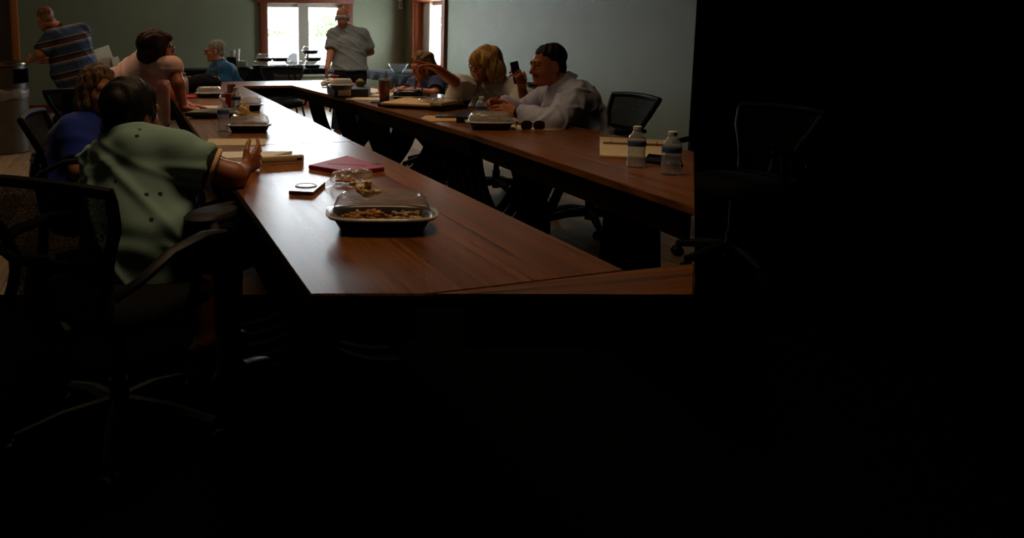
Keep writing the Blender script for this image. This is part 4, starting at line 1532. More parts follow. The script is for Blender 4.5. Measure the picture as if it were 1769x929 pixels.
class Body:
    """Joints of a figure; grows the body, and clothes that follow it."""

    def __init__(self, pelvis, chest, neck, shL, shR, elL, elR, wrL, wrR, wid=1., dep=1., belly=0., bust=0., arm=1., leg=1.):
        self.pel, self.ch, self.nk = Vector(pelvis), Vector(chest), Vector(neck)
        self.sL, self.sR, self.eL, self.eR, self.wL, self.wR = map(Vector, (shL, shR, elL, elR, wrL, wrR))
        self.wid, self.dep, self.belly, self.bust, self.arm, self.leg = wid, dep, belly, bust, arm, leg
        self.u = (self.ch - self.pel).normalized()
        r = self.sR - self.sL
        self.r = (r - self.u * r.dot(self.u)).normalized()
        self.f = self.u.cross(self.r)
        self.ax = (self.r, self.f, self.u)
        self.hips = None

    def torso(self, F, i=0., hem=None, k=.06, drop=0.):
        w_, d_ = self.wid, self.dep
        L = (self.ch - self.pel).length
        P = self.pel
        if hem is not None:
            F.ell(P + self.u * (.0 * L), (.178 * w_ + i, .128 * d_ + i + self.belly * .4, .17), self.ax, k)
            F.cone(P + self.u * (hem - .02), P + self.u * .12, .150 * w_ + i, .15 * w_ + i, k, flat=(self.f, .80 * d_ / w_))
        else:
            F.ell(P + self.u * .01, (.172 * w_ + i, .125 * d_ + i, .135), self.ax, k)
        F.ell(P + self.u * .40 * L + self.f * self.belly * .5, (.150 * w_ + i, .115 * d_ + i + self.belly * .6, .16), self.ax, k)
        F.ell(P + self.u * .80 * L, (.165 * w_ + i, .115 * d_ + i, .16), self.ax, k)
        F.ell(P + self.u * .98 * L - self.f * .02, (.14 * w_ + i, .095 * d_ + i, .09), self.ax, k)
        F.cone(self.sL, self.sR, .054 + i, .054 + i, .05)
        for s in (self.sL, self.sR):
            F.cone(self.nk - self.u * .02, s, .048 + i, .050 + i, .05)
        if self.bust:
            for sx in (-1, 1):
                F.ell(P + self.u * .70 * L + self.r * sx * .075 + self.f * .095 * d_, (.068, .055 + self.bust, .068), self.ax, .04)

    def trim_hem(self, F, z, n=(0, 0, -1)):
        """Ends a shirt cleanly at height z."""
        q = Vector((self.pel.x, self.pel.y, z))
        F.halfspace(q, n, q - Vector((.5, .5, .5)), q + Vector((.5, .5, .0)))

    def limb(self, F, side, i=0., k=.03, upto=2., cut=False):
        a = self.arm
        s, e, wv = (self.sL, self.eL, self.wL) if side < 0 else (self.sR, self.eR, self.wR)
        if upto <= 1:
            t_ = s.lerp(e, upto)
            F.cone(s, t_, .052 * a + i, .052 * a + (.043 - .052) * a * upto + i * 1.5, k, cut_b=cut)
        else:
            F.cone(s, e, .052 * a + i, .043 * a + i, k)
            q = e.lerp(wv, min(1, upto - 1))
            F.cone(e, q, .043 * a + i, (.043 - .015 * min(1, upto - 1)) * a + i, .02, cut_b=cut)

    def legs(self, F, hL, hR, kL, kR, aL, aR, i=0., upto=2., k=.04, cut=False, flare=0.):
        g = self.leg
        for h, n_, a in ((hL, kL, aL), (hR, kR, aR)):
            h, n_, a = Vector(h), Vector(n_), Vector(a)
            if upto <= 1:
                F.cone(h, h.lerp(n_, upto), .088 * g + i, .068 * g + i * 1.6, k, cut_b=cut)
            else:
                F.cone(h, n_, .088 * g + i, .060 * g + i, k)
                F.cone(n_, n_.lerp(a, upto - 1), .058 * g + i, .040 * g + i + flare, .03, cut_b=cut)


def add_foot(F, an, d, s=1.0):
    an = Vector(an)
    d = Vector(d)
    d = Vector((d.x, d.y, 0)).normalized()
    z = Vector((0, 0, 1))
    F.ell(an + d * .06 * s - z * .045, (.048 * s, .13 * s, .035), (d.cross(z), d, z), .02)
    F.ell(an + d * .01 * s - z * .025, (.042 * s, .05 * s, .05), (d.cross(z), d, z), .02)


class Person:
    def __init__(self, label, base, h, sk, group=None):
        self.base = Vector(base)
        self.h = h
        self.sk = sk
        self.F = Field()
        self.kids = []
        self.label = label

    def wear(self, name, F, m, h=None, disp=None, attr=None, label=None):
        me = F.mesh(name, h or self.h, self.base, disp, attr)
        self.kids.append((name, me, m, label))

    def finish(self):
        me = self.F.mesh('person', self.h, self.base)
        o = link_mesh('person', me, self.sk, None, self.base, angle=180)
        tag(o, self.label, 'person')
        for n, k, m, lab in self.kids:
            c = link_mesh(n, k, m, o, angle=180)
            if lab: c['label'] = lab
        self.o = o
        return o

    def part(self, name, mb, m, label=None):
        """A small rigid piece worn by the person (built in world space)."""
        mb.v = [tuple(Vector(v) - self.base) for v in mb.v]
        c = mb.build(name, m, self.o, angle=60)
        if label: c['label'] = label
        return c

    def eyes(self, H, iris=(70, 50, 36), lid=None):
        m = mat('eye_white', (150, 138, 128), .35, vary=.02)
        mi = mat('iris_dark', (40, 28, 22), .2, vary=.02)
        for sx in (-1, 1):
            b = MB().sphere(H.w(sx * .032, .0765, .004), .0120 * H.s, 8)
            b.sphere(H.w(sx * .032, .0842, .003), .0058 * H.s, 6, mi=1)
            self.part('eye', b, [m, mi])

    def glasses(self, H, m, w_=.027, h_=.019, lens=None):
        g = MB()
        for sx in (-1, 1):
            ring = []
            for j in range(18):
                a = 2 * PI * j / 18
                x, z = sup(a, .7)
                ring.append(H.w(sx * .034 + w_ * x, .112 - .012 * abs(sx * .034 + w_ * x) / .06, .002 + h_ * z))
            g.tube(ring, .0026 * H.s, 6, closed=True)
            g.tube([H.w(sx * .061, .100, .008), H.w(sx * .076, .07, .010), H.w(sx * .083, -.005, .004)], .0026 * H.s, 6)
        g.tube([H.w(-.008, .113, .006), H.w(0, .116, .009), H.w(.008, .113, .006)], .0026 * H.s, 6)
        self.part('glasses', g, m)


SK1 = skin('skin_fair', (200, 134, 104))
SK2 = skin('skin_tan', (186, 112, 76))
SK3 = skin('skin_brown', (142, 86, 58))
M_denim = mat('denim_navy', (24, 30, 62), .85, vary=.2, vscale=40, bump=.2, bscale=300)
M_trou = mat('black_trousers', (16, 16, 19), .85, vary=.15, bump=.15, bscale=200)
M_shoe = mat('black_shoe', (22, 18, 16), .4, vary=.1)
M_gl = mat('glasses_black', (14, 13, 14), .3, vary=.05)


def polo(name, col, amp=.1):
    return mat(name, col, .85, spec=.25, vary=amp, vscale=12, bump=.12, bscale=500, sheen=.15)


def shoes(P, aL, aR, d, m=M_shoe, s=1.0):
    for a in (aL, aR):
        F = Field()
        add_foot(F, a, d, s * 1.06)
        P.wear('shoe', F, m)


def cam_dir(rx, fy, uz=0.):
    """A direction given as (right, ahead, up) of the camera's heading, level with the floor."""
    a = Vector((.9640, -.2688, 0)); b = Vector((.2688, .9640, 0))
    return a * rx + b * fy + Vector((0, 0, uz))


def hair(P, H, adds, subs, m, seed, amp=.005, freq=70, h=None, name='hair', label=None, k=.02):
    F = Field()
    for c, r in adds:
        if len(c) == 3 and not hasattr(c[0], '__len__'):
            H.ell(F, c, r, k)
        else:
            H.cone(F, c[0], c[1], r[0], r[1], k)
    for c, r in subs:
        H.ell(F, c, r, .012, -1)
    P.wear(name, F, m, h or P.h, folds(amp * H.s, seed, freq, axis=H.z, squeeze=.12), label=label)


def stripes(name, bands, scale):
    """Cloth striped across the 'along' measure kept on the mesh."""
    m = bpy.data.materials.new(name)
    m.use_nodes = True
    nt = m.node_tree
    b = nt.nodes['Principled BSDF']
    b.inputs['Roughness'].default_value = .85
    b.inputs['Specular IOR Level'].default_value = .2
    a = nt.nodes.new('ShaderNodeAttribute')
    a.attribute_name = 'along'
    mu = nt.nodes.new('ShaderNodeMath'); mu.operation = 'MULTIPLY'; mu.inputs[1].default_value = scale
    fr = nt.nodes.new('ShaderNodeMath'); fr.operation = 'FRACT'
    r = nt.nodes.new('ShaderNodeValToRGB')
    r.color_ramp.interpolation = 'CONSTANT'
    r.color_ramp.elements[0].position = 0
    r.color_ramp.elements[0].color = (*lin(bands[0][1]), 1)
    r.color_ramp.elements[1].position = bands[1][0]
    r.color_ramp.elements[1].color = (*lin(bands[1][1]), 1)
    for p_, c_ in bands[2:]:
        e = r.color_ramp.elements.new(p_)
        e.color = (*lin(c_), 1)
    nt.links.new(a.outputs['Fac'], mu.inputs[0])
    nt.links.new(mu.outputs[0], fr.inputs[0])
    nt.links.new(fr.outputs[0], r.inputs[0])
    nt.links.new(r.outputs[0], b.inputs['Base Color'])
    return m


def collar(F, B, r=.066, h_=.03, i=0.):
    u = (B.nk - B.ch).normalized()
    F.cone(B.nk - u * .045, B.nk + u * h_, r + .012 + i, r + i, .015, cut_b=True)


def foot_under(k, dx=0., dy=0., z=.085):
    return Vector((k.x + dx, k.y + dy, z))


# --- person in mint green, nearest, seen from behind
H = Head(at(229, 196, 2.70), cam_dir(.48, .87, -.10), (0, 0, 1), .97)
B = Body(at(238, 418, 2.60), at(243, 280, 2.70), at(236, 246, 2.66), at(180, 284, 2.86), at(309, 272, 2.60), at(165, 360, 3.0), at(402, 304, 2.62),
         at(255, 335, 3.15), at(421, 292, 2.90), 1.10, 1.12, .02, arm=1.0)
P = Person('person with thick black hair in a mint green polo, back turned', (B.pel.x, B.pel.y, 0), .0055, SK3)
F = P.F
B.torso(F)
add_head(F, H, B.nk)
B.limb(F, -1); B.limb(F, 1)
add_hand(F, B.wL, cam_dir(.8, .4, -.1), (0, 0, -1), -1)
add_hand(F, B.wR, cam_dir(.45, .72, .32), cam_dir(-.75, .6, .0), 1, .95, (14, 18, 12), .14)
hL, hR = B.pel - B.r * .09, B.pel + B.r * .09
kL, kR = at(335, 388, 3.02), at(392, 432, 2.72)
aL, aR = foot_under(kL, .03, -.02), foot_under(kR, .0, .02)
B.legs(F, hL, hR, kL, kR, aL, aR)
fd_ = cam_dir(.7, .7)
add_foot(F, aL, fd_); add_foot(F, aR, fd_)


def mint():
    m = polo('mint_pique', (128, 160, 152), .06)
    nt = m.node_tree
    b = nt.nodes['Principled BSDF']
    old = b.inputs['Base Color'].links[0].from_socket
    tc = nt.nodes.new('ShaderNodeTexCoord')
    v = nt.nodes.new('ShaderNodeTexVoronoi')
    v.inputs['Scale'].default_value = 15
    nt.links.new(tc.outputs['Object'], v.inputs['Vector'])
    g = nt.nodes.new('ShaderNodeMath'); g.operation = 'LESS_THAN'; g.inputs[1].default_value = .115
    nt.links.new(v.outputs['Distance'], g.inputs[0])
    mx = nt.nodes.new('ShaderNodeMix'); mx.data_type = 'RGBA'
    nt.links.new(g.outputs[0], mx.inputs[0])
    nt.links.new(old, mx.inputs[6])
    mx.inputs[7].default_value = (*lin((40, 40, 52)), 1)
    nt.links.new(mx.outputs[2], b.inputs['Base Color'])
    return m


S = Field()
B.torso(S, .016, hem=-.07)
B.limb(S, -1, .02, .03, .62, True); B.limb(S, 1, .020, .03, .50, True)
fc = creases(.012, 41, 12, 12, 3.5, (.25, .1, 1))
fa, fb = folds(.005, 21, 13, axis=(.3, -.2, .9), squeeze=1.4), folds(.003, 5, 24, axis=(.6, .3, .7), squeeze=.8)
P.wear('polo_shirt', S, mint(), disp=lambda q: fa(q) + fb(q) + fc(q))
S = Field(); collar(S, B, .064, .022)
P.wear('collar', S, polo('mint_collar', (112, 142, 124), .05))
for nm_, t0, t1, m in (('sleeve_band', .49, .60, polo('navy_rib', (22, 24, 38))), ('cuff', .60, .68, polo('cream_rib', (214, 180, 130)))):
    S = Field()
    S.cone(B.sR.lerp(B.eR, t0), B.sR.lerp(B.eR, t1), .077 - .006 * t0, .077 - .006 * t1, .01, True, True)
    P.wear(nm_, S, m, .004)
S = Field()
B.legs(S, hL, hR, kL, kR, aL, aR, .014, .98, cut=True)
S.ell(B.pel - B.u * .03, (.185, .145, .12), B.ax, .05)
P.wear('shorts', S, M_trou, disp=folds(.004, 31, 25))
hair(P, H, [((0, -.025, .034), (.089, .108, .096)), ((0, -.062, -.045), (.072, .053, .076)), ((-.06, .0, .0), (.03, .05, .05)), ((.06, 0, .0), (.028, .045, .04))],
     [((0, .125, -.03), (.085, .085, .105)), ((.085, .01, -.055), (.03, .05, .045)), ((-.085, .01, -.055), (.03, .05, .045))], hairmat('hair_black', (12, 10, 10), (26, 22, 21)), 3)
shoes(P, aL, aR, fd_)
P.finish()
P.eyes(H)

# --- person in royal blue top
H = Head(at(170, 153, 3.98), cam_dir(.66, -.72, -.10), (0, 0, 1), .98)
B = Body(at(132, 320, 4.0), at(150, 238, 4.02), at(162, 203, 4.02), at(178, 222, 4.18), at(128, 228, 3.86), at(215, 290, 4.2), at(136, 292, 3.80),
         at(262, 268, 4.15), at(212, 284, 3.82), 1.12, 1.15, .05, .02, 1.08)
P = Person('person with long greying brown hair in a royal blue top', (B.pel.x, B.pel.y, 0), .006, SK1)
F = P.F
B.torso(F); add_head(F, H, B.nk, .052, .95)
B.limb(F, -1); B.limb(F, 1)
add_hand(F, B.wL, cam_dir(1, -.1, -.1), (0, 0, -1), -1)
add_hand(F, B.wR, cam_dir(1, .2, -.05), (0, 0, -1), 1)
hL, hR = B.pel - B.r * .09, B.pel + B.r * .09
kL, kR = at(318, 326, 4.05), at(328, 345, 3.72)
aL, aR = foot_under(kL), foot_under(kR)
B.legs(F, hL, hR, kL, kR, aL, aR)
add_foot(F, aL, cam_dir(1, 0)); add_foot(F, aR, cam_dir(1, 0))
S = Field()
B.torso(S, .016, hem=-.06)
B.limb(S, -1, .018, .03, .7, True); B.limb(S, 1, .022, .03, .78, True)
P.wear('blue_top', S, polo('royal_blue', (40, 66, 176), .08), disp=creases(.010, 45, 9, 13, 3.2, (.4, 0, 1)))
S = Field()
B.legs(S, hL, hR, kL, kR, aL, aR, .012, 1.95, cut=True)
S.ell(B.pel - B.u * .03, (.185, .145, .12), B.ax, .05)
P.wear('jeans', S, M_denim, disp=folds(.004, 33, 25))
HB = hairmat('hair_brown_grey', (70, 44, 26), (150, 118, 88))
hair(P, H, [((0, -.02, .035), (.092, .110, .092)), ((.078, -.01, -.07), (.036, .055, .11)), ((-.078, -.01, -.07), (.036, .055, .11)), ((0, -.085, -.08), (.09, .05, .14))],
     [((0, .125, -.035), (.070, .085, .110))], HB, 4, .007)
shoes(P, aL, aR, cam_dir(1, 0))
P.finish()
P.eyes(H)

# --- person in the pink sleeveless top, leaning on the table
H = Head(at(270, 83, 5.25), cam_dir(.88, .42, -.05), (0, 0, 1), 1.02)
B = Body(at(212, 160, 5.60), at(262, 124, 5.36), at(264, 104, 5.30), at(232, 122, 5.52), at(297, 118, 5.18), at(285, 150, 5.45), at(308, 146, 5.13),
         at(322, 182, 5.40), at(317, 187, 5.13), 1.0, 1.05, .03, .03, 1.0)
P = Person('person with a brown bob in a pink sleeveless top leaning on the left row', (B.pel.x, B.pel.y, 0), .0065, SK2)
F = P.F
B.torso(F); add_head(F, H, B.nk, .05, .95)
B.limb(F, -1); B.limb(F, 1)
add_hand(F, B.wL, cam_dir(.9, .3, -.1), (0, 0, -1), -1, .95, (6, 8, 8))
add_hand(F, B.wR, cam_dir(.95, -.1, -.10), (0, 0, -1), 1, .95, (6, 8, 8))
hL, hR = B.pel - B.r * .09, B.pel + B.r * .09
hL.z = hR.z = B.pel.z - .03
kL, kR = Vector((hL.x + .02, hL.y + .03, .45)), Vector((hR.x + .04, hR.y + .0, .45))
aL, aR = foot_under(kL, -.02), foot_under(kR, -.02)
B.legs(F, hL, hR, kL, kR, aL, aR)
add_foot(F, aL, cam_dir(1, .3)); add_foot(F, aR, cam_dir(1, .3))
S = Field()
B.torso(S, .013, hem=-.04)
S.cone(at(283, 158, 5.30), at(284, 213, 5.28), .045, .030, .04, flat=(cam_dir(.3, 1), .5))
S.cone(at(262, 160, 5.36), at(274, 200, 5.32), .06, .03, .05, flat=(cam_dir(.3, 1), .5))
P.wear('pink_top', S, polo('pink_cotton', (250, 204, 206), .05), disp=creases(.007, 46, 8, 13, 3.2, (.6, 0, .8)))
S = Field()
B.legs(S, hL, hR, kL, kR, aL, aR, .012, 1.98, cut=True)
S.ell(B.pel - Vector((0, 0, .02)), (.18, .15, .13), None, .05)
P.wear('trousers', S, M_trou)
HBR = hairmat('hair_dark_brown', (34, 20, 15), (74, 46, 34))
hair(P, H, [((0, -.02, .032), (.092, .110, .092)), ((0, -.05, -.045), (.090, .072, .062)), ((.07, .0, -.03), (.03, .05, .06)), ((-.07, .0, -.03), (.03, .05, .06)), ((0, .07, .07), (.06, .03, .03))],
     [((0, .125, -.035), (.074, .085, .10)), ((0, -.03, -.16), (.16, .16, .055))], HBR, 6, .004)
shoes(P, aL, aR, cam_dir(1, .3))
P.finish()
P.eyes(H)
P.glasses(H, M_gl)

# --- seated man in teal, far left
H = Head(at(371.5, 88, 9.2), cam_dir(-.97, -.12, -.04), (0, 0, 1), 1.03)
B = Body(at(392, 160, 9.30), at(384, 124, 9.22), at(381, 110, 9.2), at(391, 121, 9.02), at(374, 119, 9.42), at(388, 141, 8.98), at(360, 139, 9.40),
         at(357, 134, 8.97), at(340, 134, 9.3), 1.15, 1.25, .05, arm=1.1)
P = Person('seated man with short grey hair and glasses in a teal shirt', (B.pel.x, B.pel.y, 0), .008, SK1)
F = P.F
B.torso(F); add_head(F, H, B.nk)
B.limb(F, -1); B.limb(F, 1)
add_hand(F, B.wL, cam_dir(-1, -.1, -.08), (0, 0, -1), -1)
add_hand(F, B.wR, cam_dir(-1, -.1, -.08), (0, 0, -1), 1)
hL, hR = B.pel - B.r * .09, B.pel + B.r * .09
kL, kR = B.pel + cam_dir(-.40, -.22, -.06), B.pel + cam_dir(-.42, .12, -.06)
aL, aR = foot_under(kL), foot_under(kR)
B.legs(F, hL, hR, kL, kR, aL, aR)
add_foot(F, aL, cam_dir(-1, 0)); add_foot(F, aR, cam_dir(-1, 0))
S = Field()
B.torso(S, .016, hem=-.06)
B.limb(S, -1, .022, .03, 1.15, True); B.limb(S, 1, .022, .03, 1.15, True)
P.wear('teal_shirt', S, polo('teal_cotton', (26, 84, 128), .08), disp=creases(.009, 49, 8, 10, 3.2, (.5, 0, 1)))
S = Field()
B.legs(S, hL, hR, kL, kR, aL, aR, .012, 1.95, cut=True)
S.ell(B.pel - B.u * .03, (.185, .145, .12), B.ax, .05)
P.wear('trousers', S, M_trou)
HG = hairmat('hair_grey', (110, 104, 98), (176, 170, 162))
SHORT_SUB = [((0, .118, -.005), (.09, .080, .090)), ((0, .035, -.085), (.11, .085, .078))]
hair(P, H, [((0, -.022, .045), (.082, .100, .084)), ((0, -.06, -.03), (.065, .05, .055))], SHORT_SUB, HG, 7, .003)
shoes(P, aL, aR, cam_dir(-1, 0))
P.finish()
P.eyes(H)
P.glasses(H, M_gl)

# --- man in the striped polo, bending
H = Head(at(78, 32, 8.85), cam_dir(-.62, .68, -.38), (0, 0, 1), 1.08)
B = Body(at(130, 124, 9.10), at(120, 68, 9.02), at(100, 48, 8.96), at(90, 64, 8.82), at(142, 54, 9.22), at(70, 92, 8.74), at(120, 90, 9.45),
         at(57, 103, 8.95), at(85, 104, 9.45), 1.55, 1.55, .06, arm=1.3)
P = Person('man bending over in a blue and brown striped polo, back turned', (B.pel.x, B.pel.y, 0), .0085, SK2)
F = P.F
B.torso(F); add_head(F, H, B.nk, .065, 1.1)
B.limb(F, -1); B.limb(F, 1)
add_hand(F, B.wL, cam_dir(-.9, .3, -.1), cam_dir(.2, .9, -.3), -1, 1.05)
add_hand(F, B.wR, cam_dir(-.9, .3, -.1), cam_dir(.2, -.9, -.3), 1, 1.05)
hL, hR = B.pel - B.r * .10, B.pel + B.r * .10
hL.z = hR.z = B.pel.z - .04
kL, kR = Vector((hL.x, hL.y, .44)), Vector((hR.x, hR.y, .44))
aL, aR = foot_under(kL), foot_under(kR)
B.leg = 1.15
B.legs(F, hL, hR, kL, kR, aL, aR)
add_foot(F, aL, cam_dir(-.8, .6)); add_foot(F, aR, cam_dir(-.8, .6))
S = Field()
B.torso(S, .018, hem=-.07)
B.limb(S, -1, .026, .03, .92, True); B.limb(S, 1, .026, .03, .92, True)
uu, cc_ = V3(B.u * .93 + cam_dir(-.12, 0)), V3(B.pel)
ST = stripes('striped_pique', [(0, (50, 66, 96)), (.24, (84, 100, 132)), (.36, (176, 140, 116)), (.42, (64, 46, 48)), (.62, (38, 34, 44)), (.74, (120, 112, 120)), (.80, (54, 68, 98))], 5.6)
P.wear('striped_polo', S, ST, disp=creases(.010, 47, 8, 10, 3.2, (.6, 0, .8)), attr=lambda q: (q - cc_) @ uu + 1.0)
S = Field(); collar(S, B, .072, .02)
P.wear('collar', S, polo('navy_collar', (34, 40, 62)))
S = Field()
B.legs(S, hL, hR, kL, kR, aL, aR, .014, 1.98, cut=True)
S.ell(B.pel - Vector((0, 0, .04)), (.21, .18, .15), None, .05)
P.wear('trousers', S, M_trou)
hair(P, H, [((0, -.022, .040), (.080, .099, .080)), ((0, -.06, -.03), (.066, .05, .05))], SHORT_SUB, hairmat('hair_thin_brown', (92, 60, 40), (146, 104, 74)), 8, .002)
shoes(P, aL, aR, cam_dir(-.8, .6))
P.finish()
P.eyes(H)

# --- bald man in the grey polo, standing with his back turned
H = Head(at(592, 31, 9.62), cam_dir(.10, 1, -.22), (0, 0, 1), 1.08)
B = Body(at(604, 128, 9.70), at(602, 74, 9.70), at(594, 46, 9.68), at(577, 61, 9.70), at(626, 61, 9.66), at(571, 92, 9.62), at(640, 89, 9.74),
         at(565, 117, 9.50), at(622, 98, 9.95), 1.22, 1.2, .05, arm=1.1)
P = Person('bald man in a grey polo standing with his back turned before the window', (B.pel.x, B.pel.y, 0), .0085, SK1)
F = P.F
B.torso(F); add_head(F, H, B.nk, .06, 1.05)
B.limb(F, -1); B.limb(F, 1)
add_hand(F, B.wL, cam_dir(-.1, .15, -1), cam_dir(1, .2, 0), -1, 1.1, (25, 35, 25))
add_hand(F, B.wR, cam_dir(-.9, .3, .1), cam_dir(0, -1, -.2), 1, 1.1)
hL, hR = B.pel - B.r * .10, B.pel + B.r * .10
hL.z = hR.z = B.pel.z - .02
kL, kR = Vector((hL.x - .02, hL.y + .02, .42)), Vector((hR.x, hR.y + .02, .42))
aL, aR = foot_under(kL, -.04, -.04), foot_under(kR, 0, -.04)
B.leg = 1.12
B.legs(F, hL, hR, kL, kR, aL, aR)
add_foot(F, aL, cam_dir(-.1, 1)); add_foot(F, aR, cam_dir(.1, 1))
S = Field()
B.torso(S, .02, hem=.02)
B.trim_hem(S, at(604, 121, 9.7).z)
B.limb(S, -1, .022, .03, .80, True); B.limb(S, 1, .022, .03, .80, True)
P.wear('grey_polo', S, polo('grey_heather', (150, 156, 160), .12), disp=creases(.009, 48, 8, 10, 3.2, (.5, 0, 1)))
S = Field(); collar(S, B, .068, .018)
P.wear('collar', S, polo('grey_collar', (120, 124, 130), .1))
S = Field()
B.legs(S, hL, hR, kL, kR, aL, aR, .016, 1.98, cut=True, flare=.02)
S.ell(B.pel + Vector((0, 0, .02)), (.205, .165, .17), None, .05)
P.wear('trousers', S, mat('navy_trousers', (22, 24, 36), .85, vary=.12))
hair(P, H, [((0, -.030, -.005), (.0765, .080, .046))], [((0, .085, .0), (.10, .085, .09)), ((0, -.01, .075), (.09, .12, .05))], hairmat('hair_white', (170, 166, 160), (214, 210, 204)), 9, .002, label='white hair fringe')
shoes(P, aL, aR, cam_dir(0, 1))
P.finish()
P.eyes(H)

# --- woman in navy, far right
H = Head(at(729, 113, 7.08), cam_dir(-.82, -.50, -.30), (0, 0, 1), 1.02)
B = Body(at(744, 192, 7.22), at(737, 150, 7.16), at(736, 137, 7.14), at(755, 147, 6.98), at(719, 145, 7.30), at(751, 162, 6.86), at(703, 160, 7.26),
         at(710, 155.5, 6.88), at(697, 153, 7.06), .95, 1.0, .02, .02, .95)
P = Person('woman with long brown hair in a navy V-neck top, hands on the far right table', (B.pel.x, B.pel.y, 0), .007, SK2)
F = P.F
B.torso(F); add_head(F, H, B.nk, .046, .92)
B.limb(F, -1); B.limb(F, 1)
add_hand(F, B.wL, cam_dir(-1, .05, -.05), (0, 0, -1), -1, .95, (18, 25, 20))
add_hand(F, B.wR, cam_dir(-.95, -.3, -.05), (0, 0, -1), 1, .95, (18, 25, 20))
hL, hR = B.pel - B.r * .09, B.pel + B.r * .09
kL, kR = at(735, 224, 6.75), at(722, 222, 7.05)
aL, aR = at(803, 289, 6.72), at(775, 285, 7.1)
aL.z = aR.z = .085
B.legs(F, hL, hR, kL, kR, aL, aR)
add_foot(F, aL, cam_dir(-1, -.1)); add_foot(F, aR, cam_dir(-1, -.1))
S = Field()
B.torso(S, .013, hem=-.05)
B.limb(S, -1, .018, .03, .7, True); B.limb(S, 1, .018, .03, .7, True)
H.ell(S, (0, .075, -.155), (.028, .05, .055), .012, -1)
P.wear('navy_top', S, polo('navy_cotton', (44, 54, 92), .1), disp=creases(.007, 51, 8, 14, 3.2, (.5, 0, 1)))
S = Field()
B.legs(S, hL, hR, kL, kR, aL, aR, .012, 1.93, cut=True, flare=.015)
S.ell(B.pel - B.u * .03, (.175, .14, .12), B.ax, .05)
P.wear('trousers', S, M_trou)
hair(P, H, [((0, -.02, .035), (.090, .108, .090)), ((.078, -.005, -.09), (.034, .05, .12)), ((-.080, -.02, -.10), (.042, .06, .15)), ((0, -.085, -.09), (.09, .05, .15))],
     [((0, .125, -.04), (.060, .080, .105))], hairmat('hair_brown', (72, 42, 22), (148, 104, 62)), 10, .008, 55)
shoes(P, aL, aR, cam_dir(-1, -.1), mat('tan_shoe', (92, 68, 46), .5))
P.finish()
P.eyes(H)
for t_, m in ((.86, M_blk), (.55, M_blk)):
    q = B.eL.lerp(B.wL, t_)
    dv = (B.wL - B.eL).normalized()
    r0 = dv.to_track_quat('Z', 'Y').to_matrix()
    P.part('bracelet', MB().lathe([(.036, -.006), (.041, -.005), (.041, .005), (.036, .006)], q, 20, rot=r0), m)

# --- blonde woman in white, pointing
H = Head(at(838, 111, 5.68), cam_dir(-.84, -.52, -.14), (0, 0, 1), 1.0)
B = Body(at(862, 206, 5.90), at(856, 163, 5.80), at(852, 145, 5.76), at(893, 154, 5.62), at(815, 148, 5.92), at(908, 182, 5.45), at(793, 147, 5.52),
         at(902, 153, 5.34), at(756, 119, 5.28), 1.0, 1.05, .03, .02, 1.0)
P = Person('blonde woman with glasses in a white bell-sleeved blouse, pointing with one arm', (B.pel.x, B.pel.y, 0), .0055, SK2)
F = P.F
B.torso(F); add_head(F, H, B.nk, .050, .97)
B.limb(F, -1); B.limb(F, 1)
add_hand(F, B.wR, cam_dir(-.92, -.05, .32), cam_dir(-.2, -.2, -.9), 1, 1.0, (38, 55, 40), .08, (4, 6, 6))
hd = cam_dir(-.22, .05, .95)
hn = cam_dir(-.55, .80, .0)
add_hand(F, B.wL, hd, hn, -1, 1.0, (28, 30, 25), .05)
hL, hR = B.pel - B.r * .09, B.pel + B.r * .09
kL, kR = B.pel + cam_dir(-.36, -.32, -.08), B.pel + cam_dir(-.46, -.10, -.08)
aL, aR = foot_under(kL), foot_under(kR)
B.legs(F, hL, hR, kL, kR, aL, aR)
add_foot(F, aL, cam_dir(-1, -.4)); add_foot(F, aR, cam_dir(-1, -.4))
S = Field()
B.torso(S, .014, hem=-.06)
S.cone(B.sR, B.eR, .064, .066, .03)
S.cone(at(800, 150, 5.60), at(781, 168, 5.50), .072, .06, .03, flat=(cam_dir(.3, 1), .6))
S.cone(at(806, 150, 5.65), at(795, 172, 5.55), .066, .05, .03, flat=(cam_dir(.3, 1), .6))
S.cone(B.sL, B.eL, .070, .080, .03)
S.cone(B.eL, B.eL.lerp(B.wL, .55), .075, .090, .03, cut_b=True)
H.ell(S, (0, .070, -.165), (.045, .06, .045), .015, -1)
P.wear('white_blouse', S, mat('white_cotton', (218, 220, 220), .8, spec=.2, vary=.04, sheen=.1), disp=creases(.008, 50, 10, 14, 3.2, (.7, 0, .7)))
S = Field()
B.legs(S, hL, hR, kL, kR, aL, aR, .012, 1.95, cut=True)
S.ell(B.pel - B.u * .03, (.18, .145, .12), B.ax, .05)
P.wear('trousers', S, M_trou)
HBL = hairmat('hair_blonde', (150, 104, 48), (222, 184, 116))
hair(P, H, [((0, -.022, .042), (.100, .118, .098)), ((.082, -.01, -.045), (.045, .065, .085)), ((-.085, -.02, -.055), (.052, .075, .10)), ((0, -.085, -.06), (.10, .06, .11)), ((0, .075, .072), (.062, .032, .030)), ((.06, .055, .04), (.03, .04, .04)), ((-.06, .055, .04), (.03, .04, .04))],
     [((0, .130, -.045), (.060, .080, .095))], HBL, 11, .009, 55)
shoes(P, aL, aR, cam_dir(-1, -.4))
P.finish()
P.eyes(H)
P.glasses(H, M_gl)
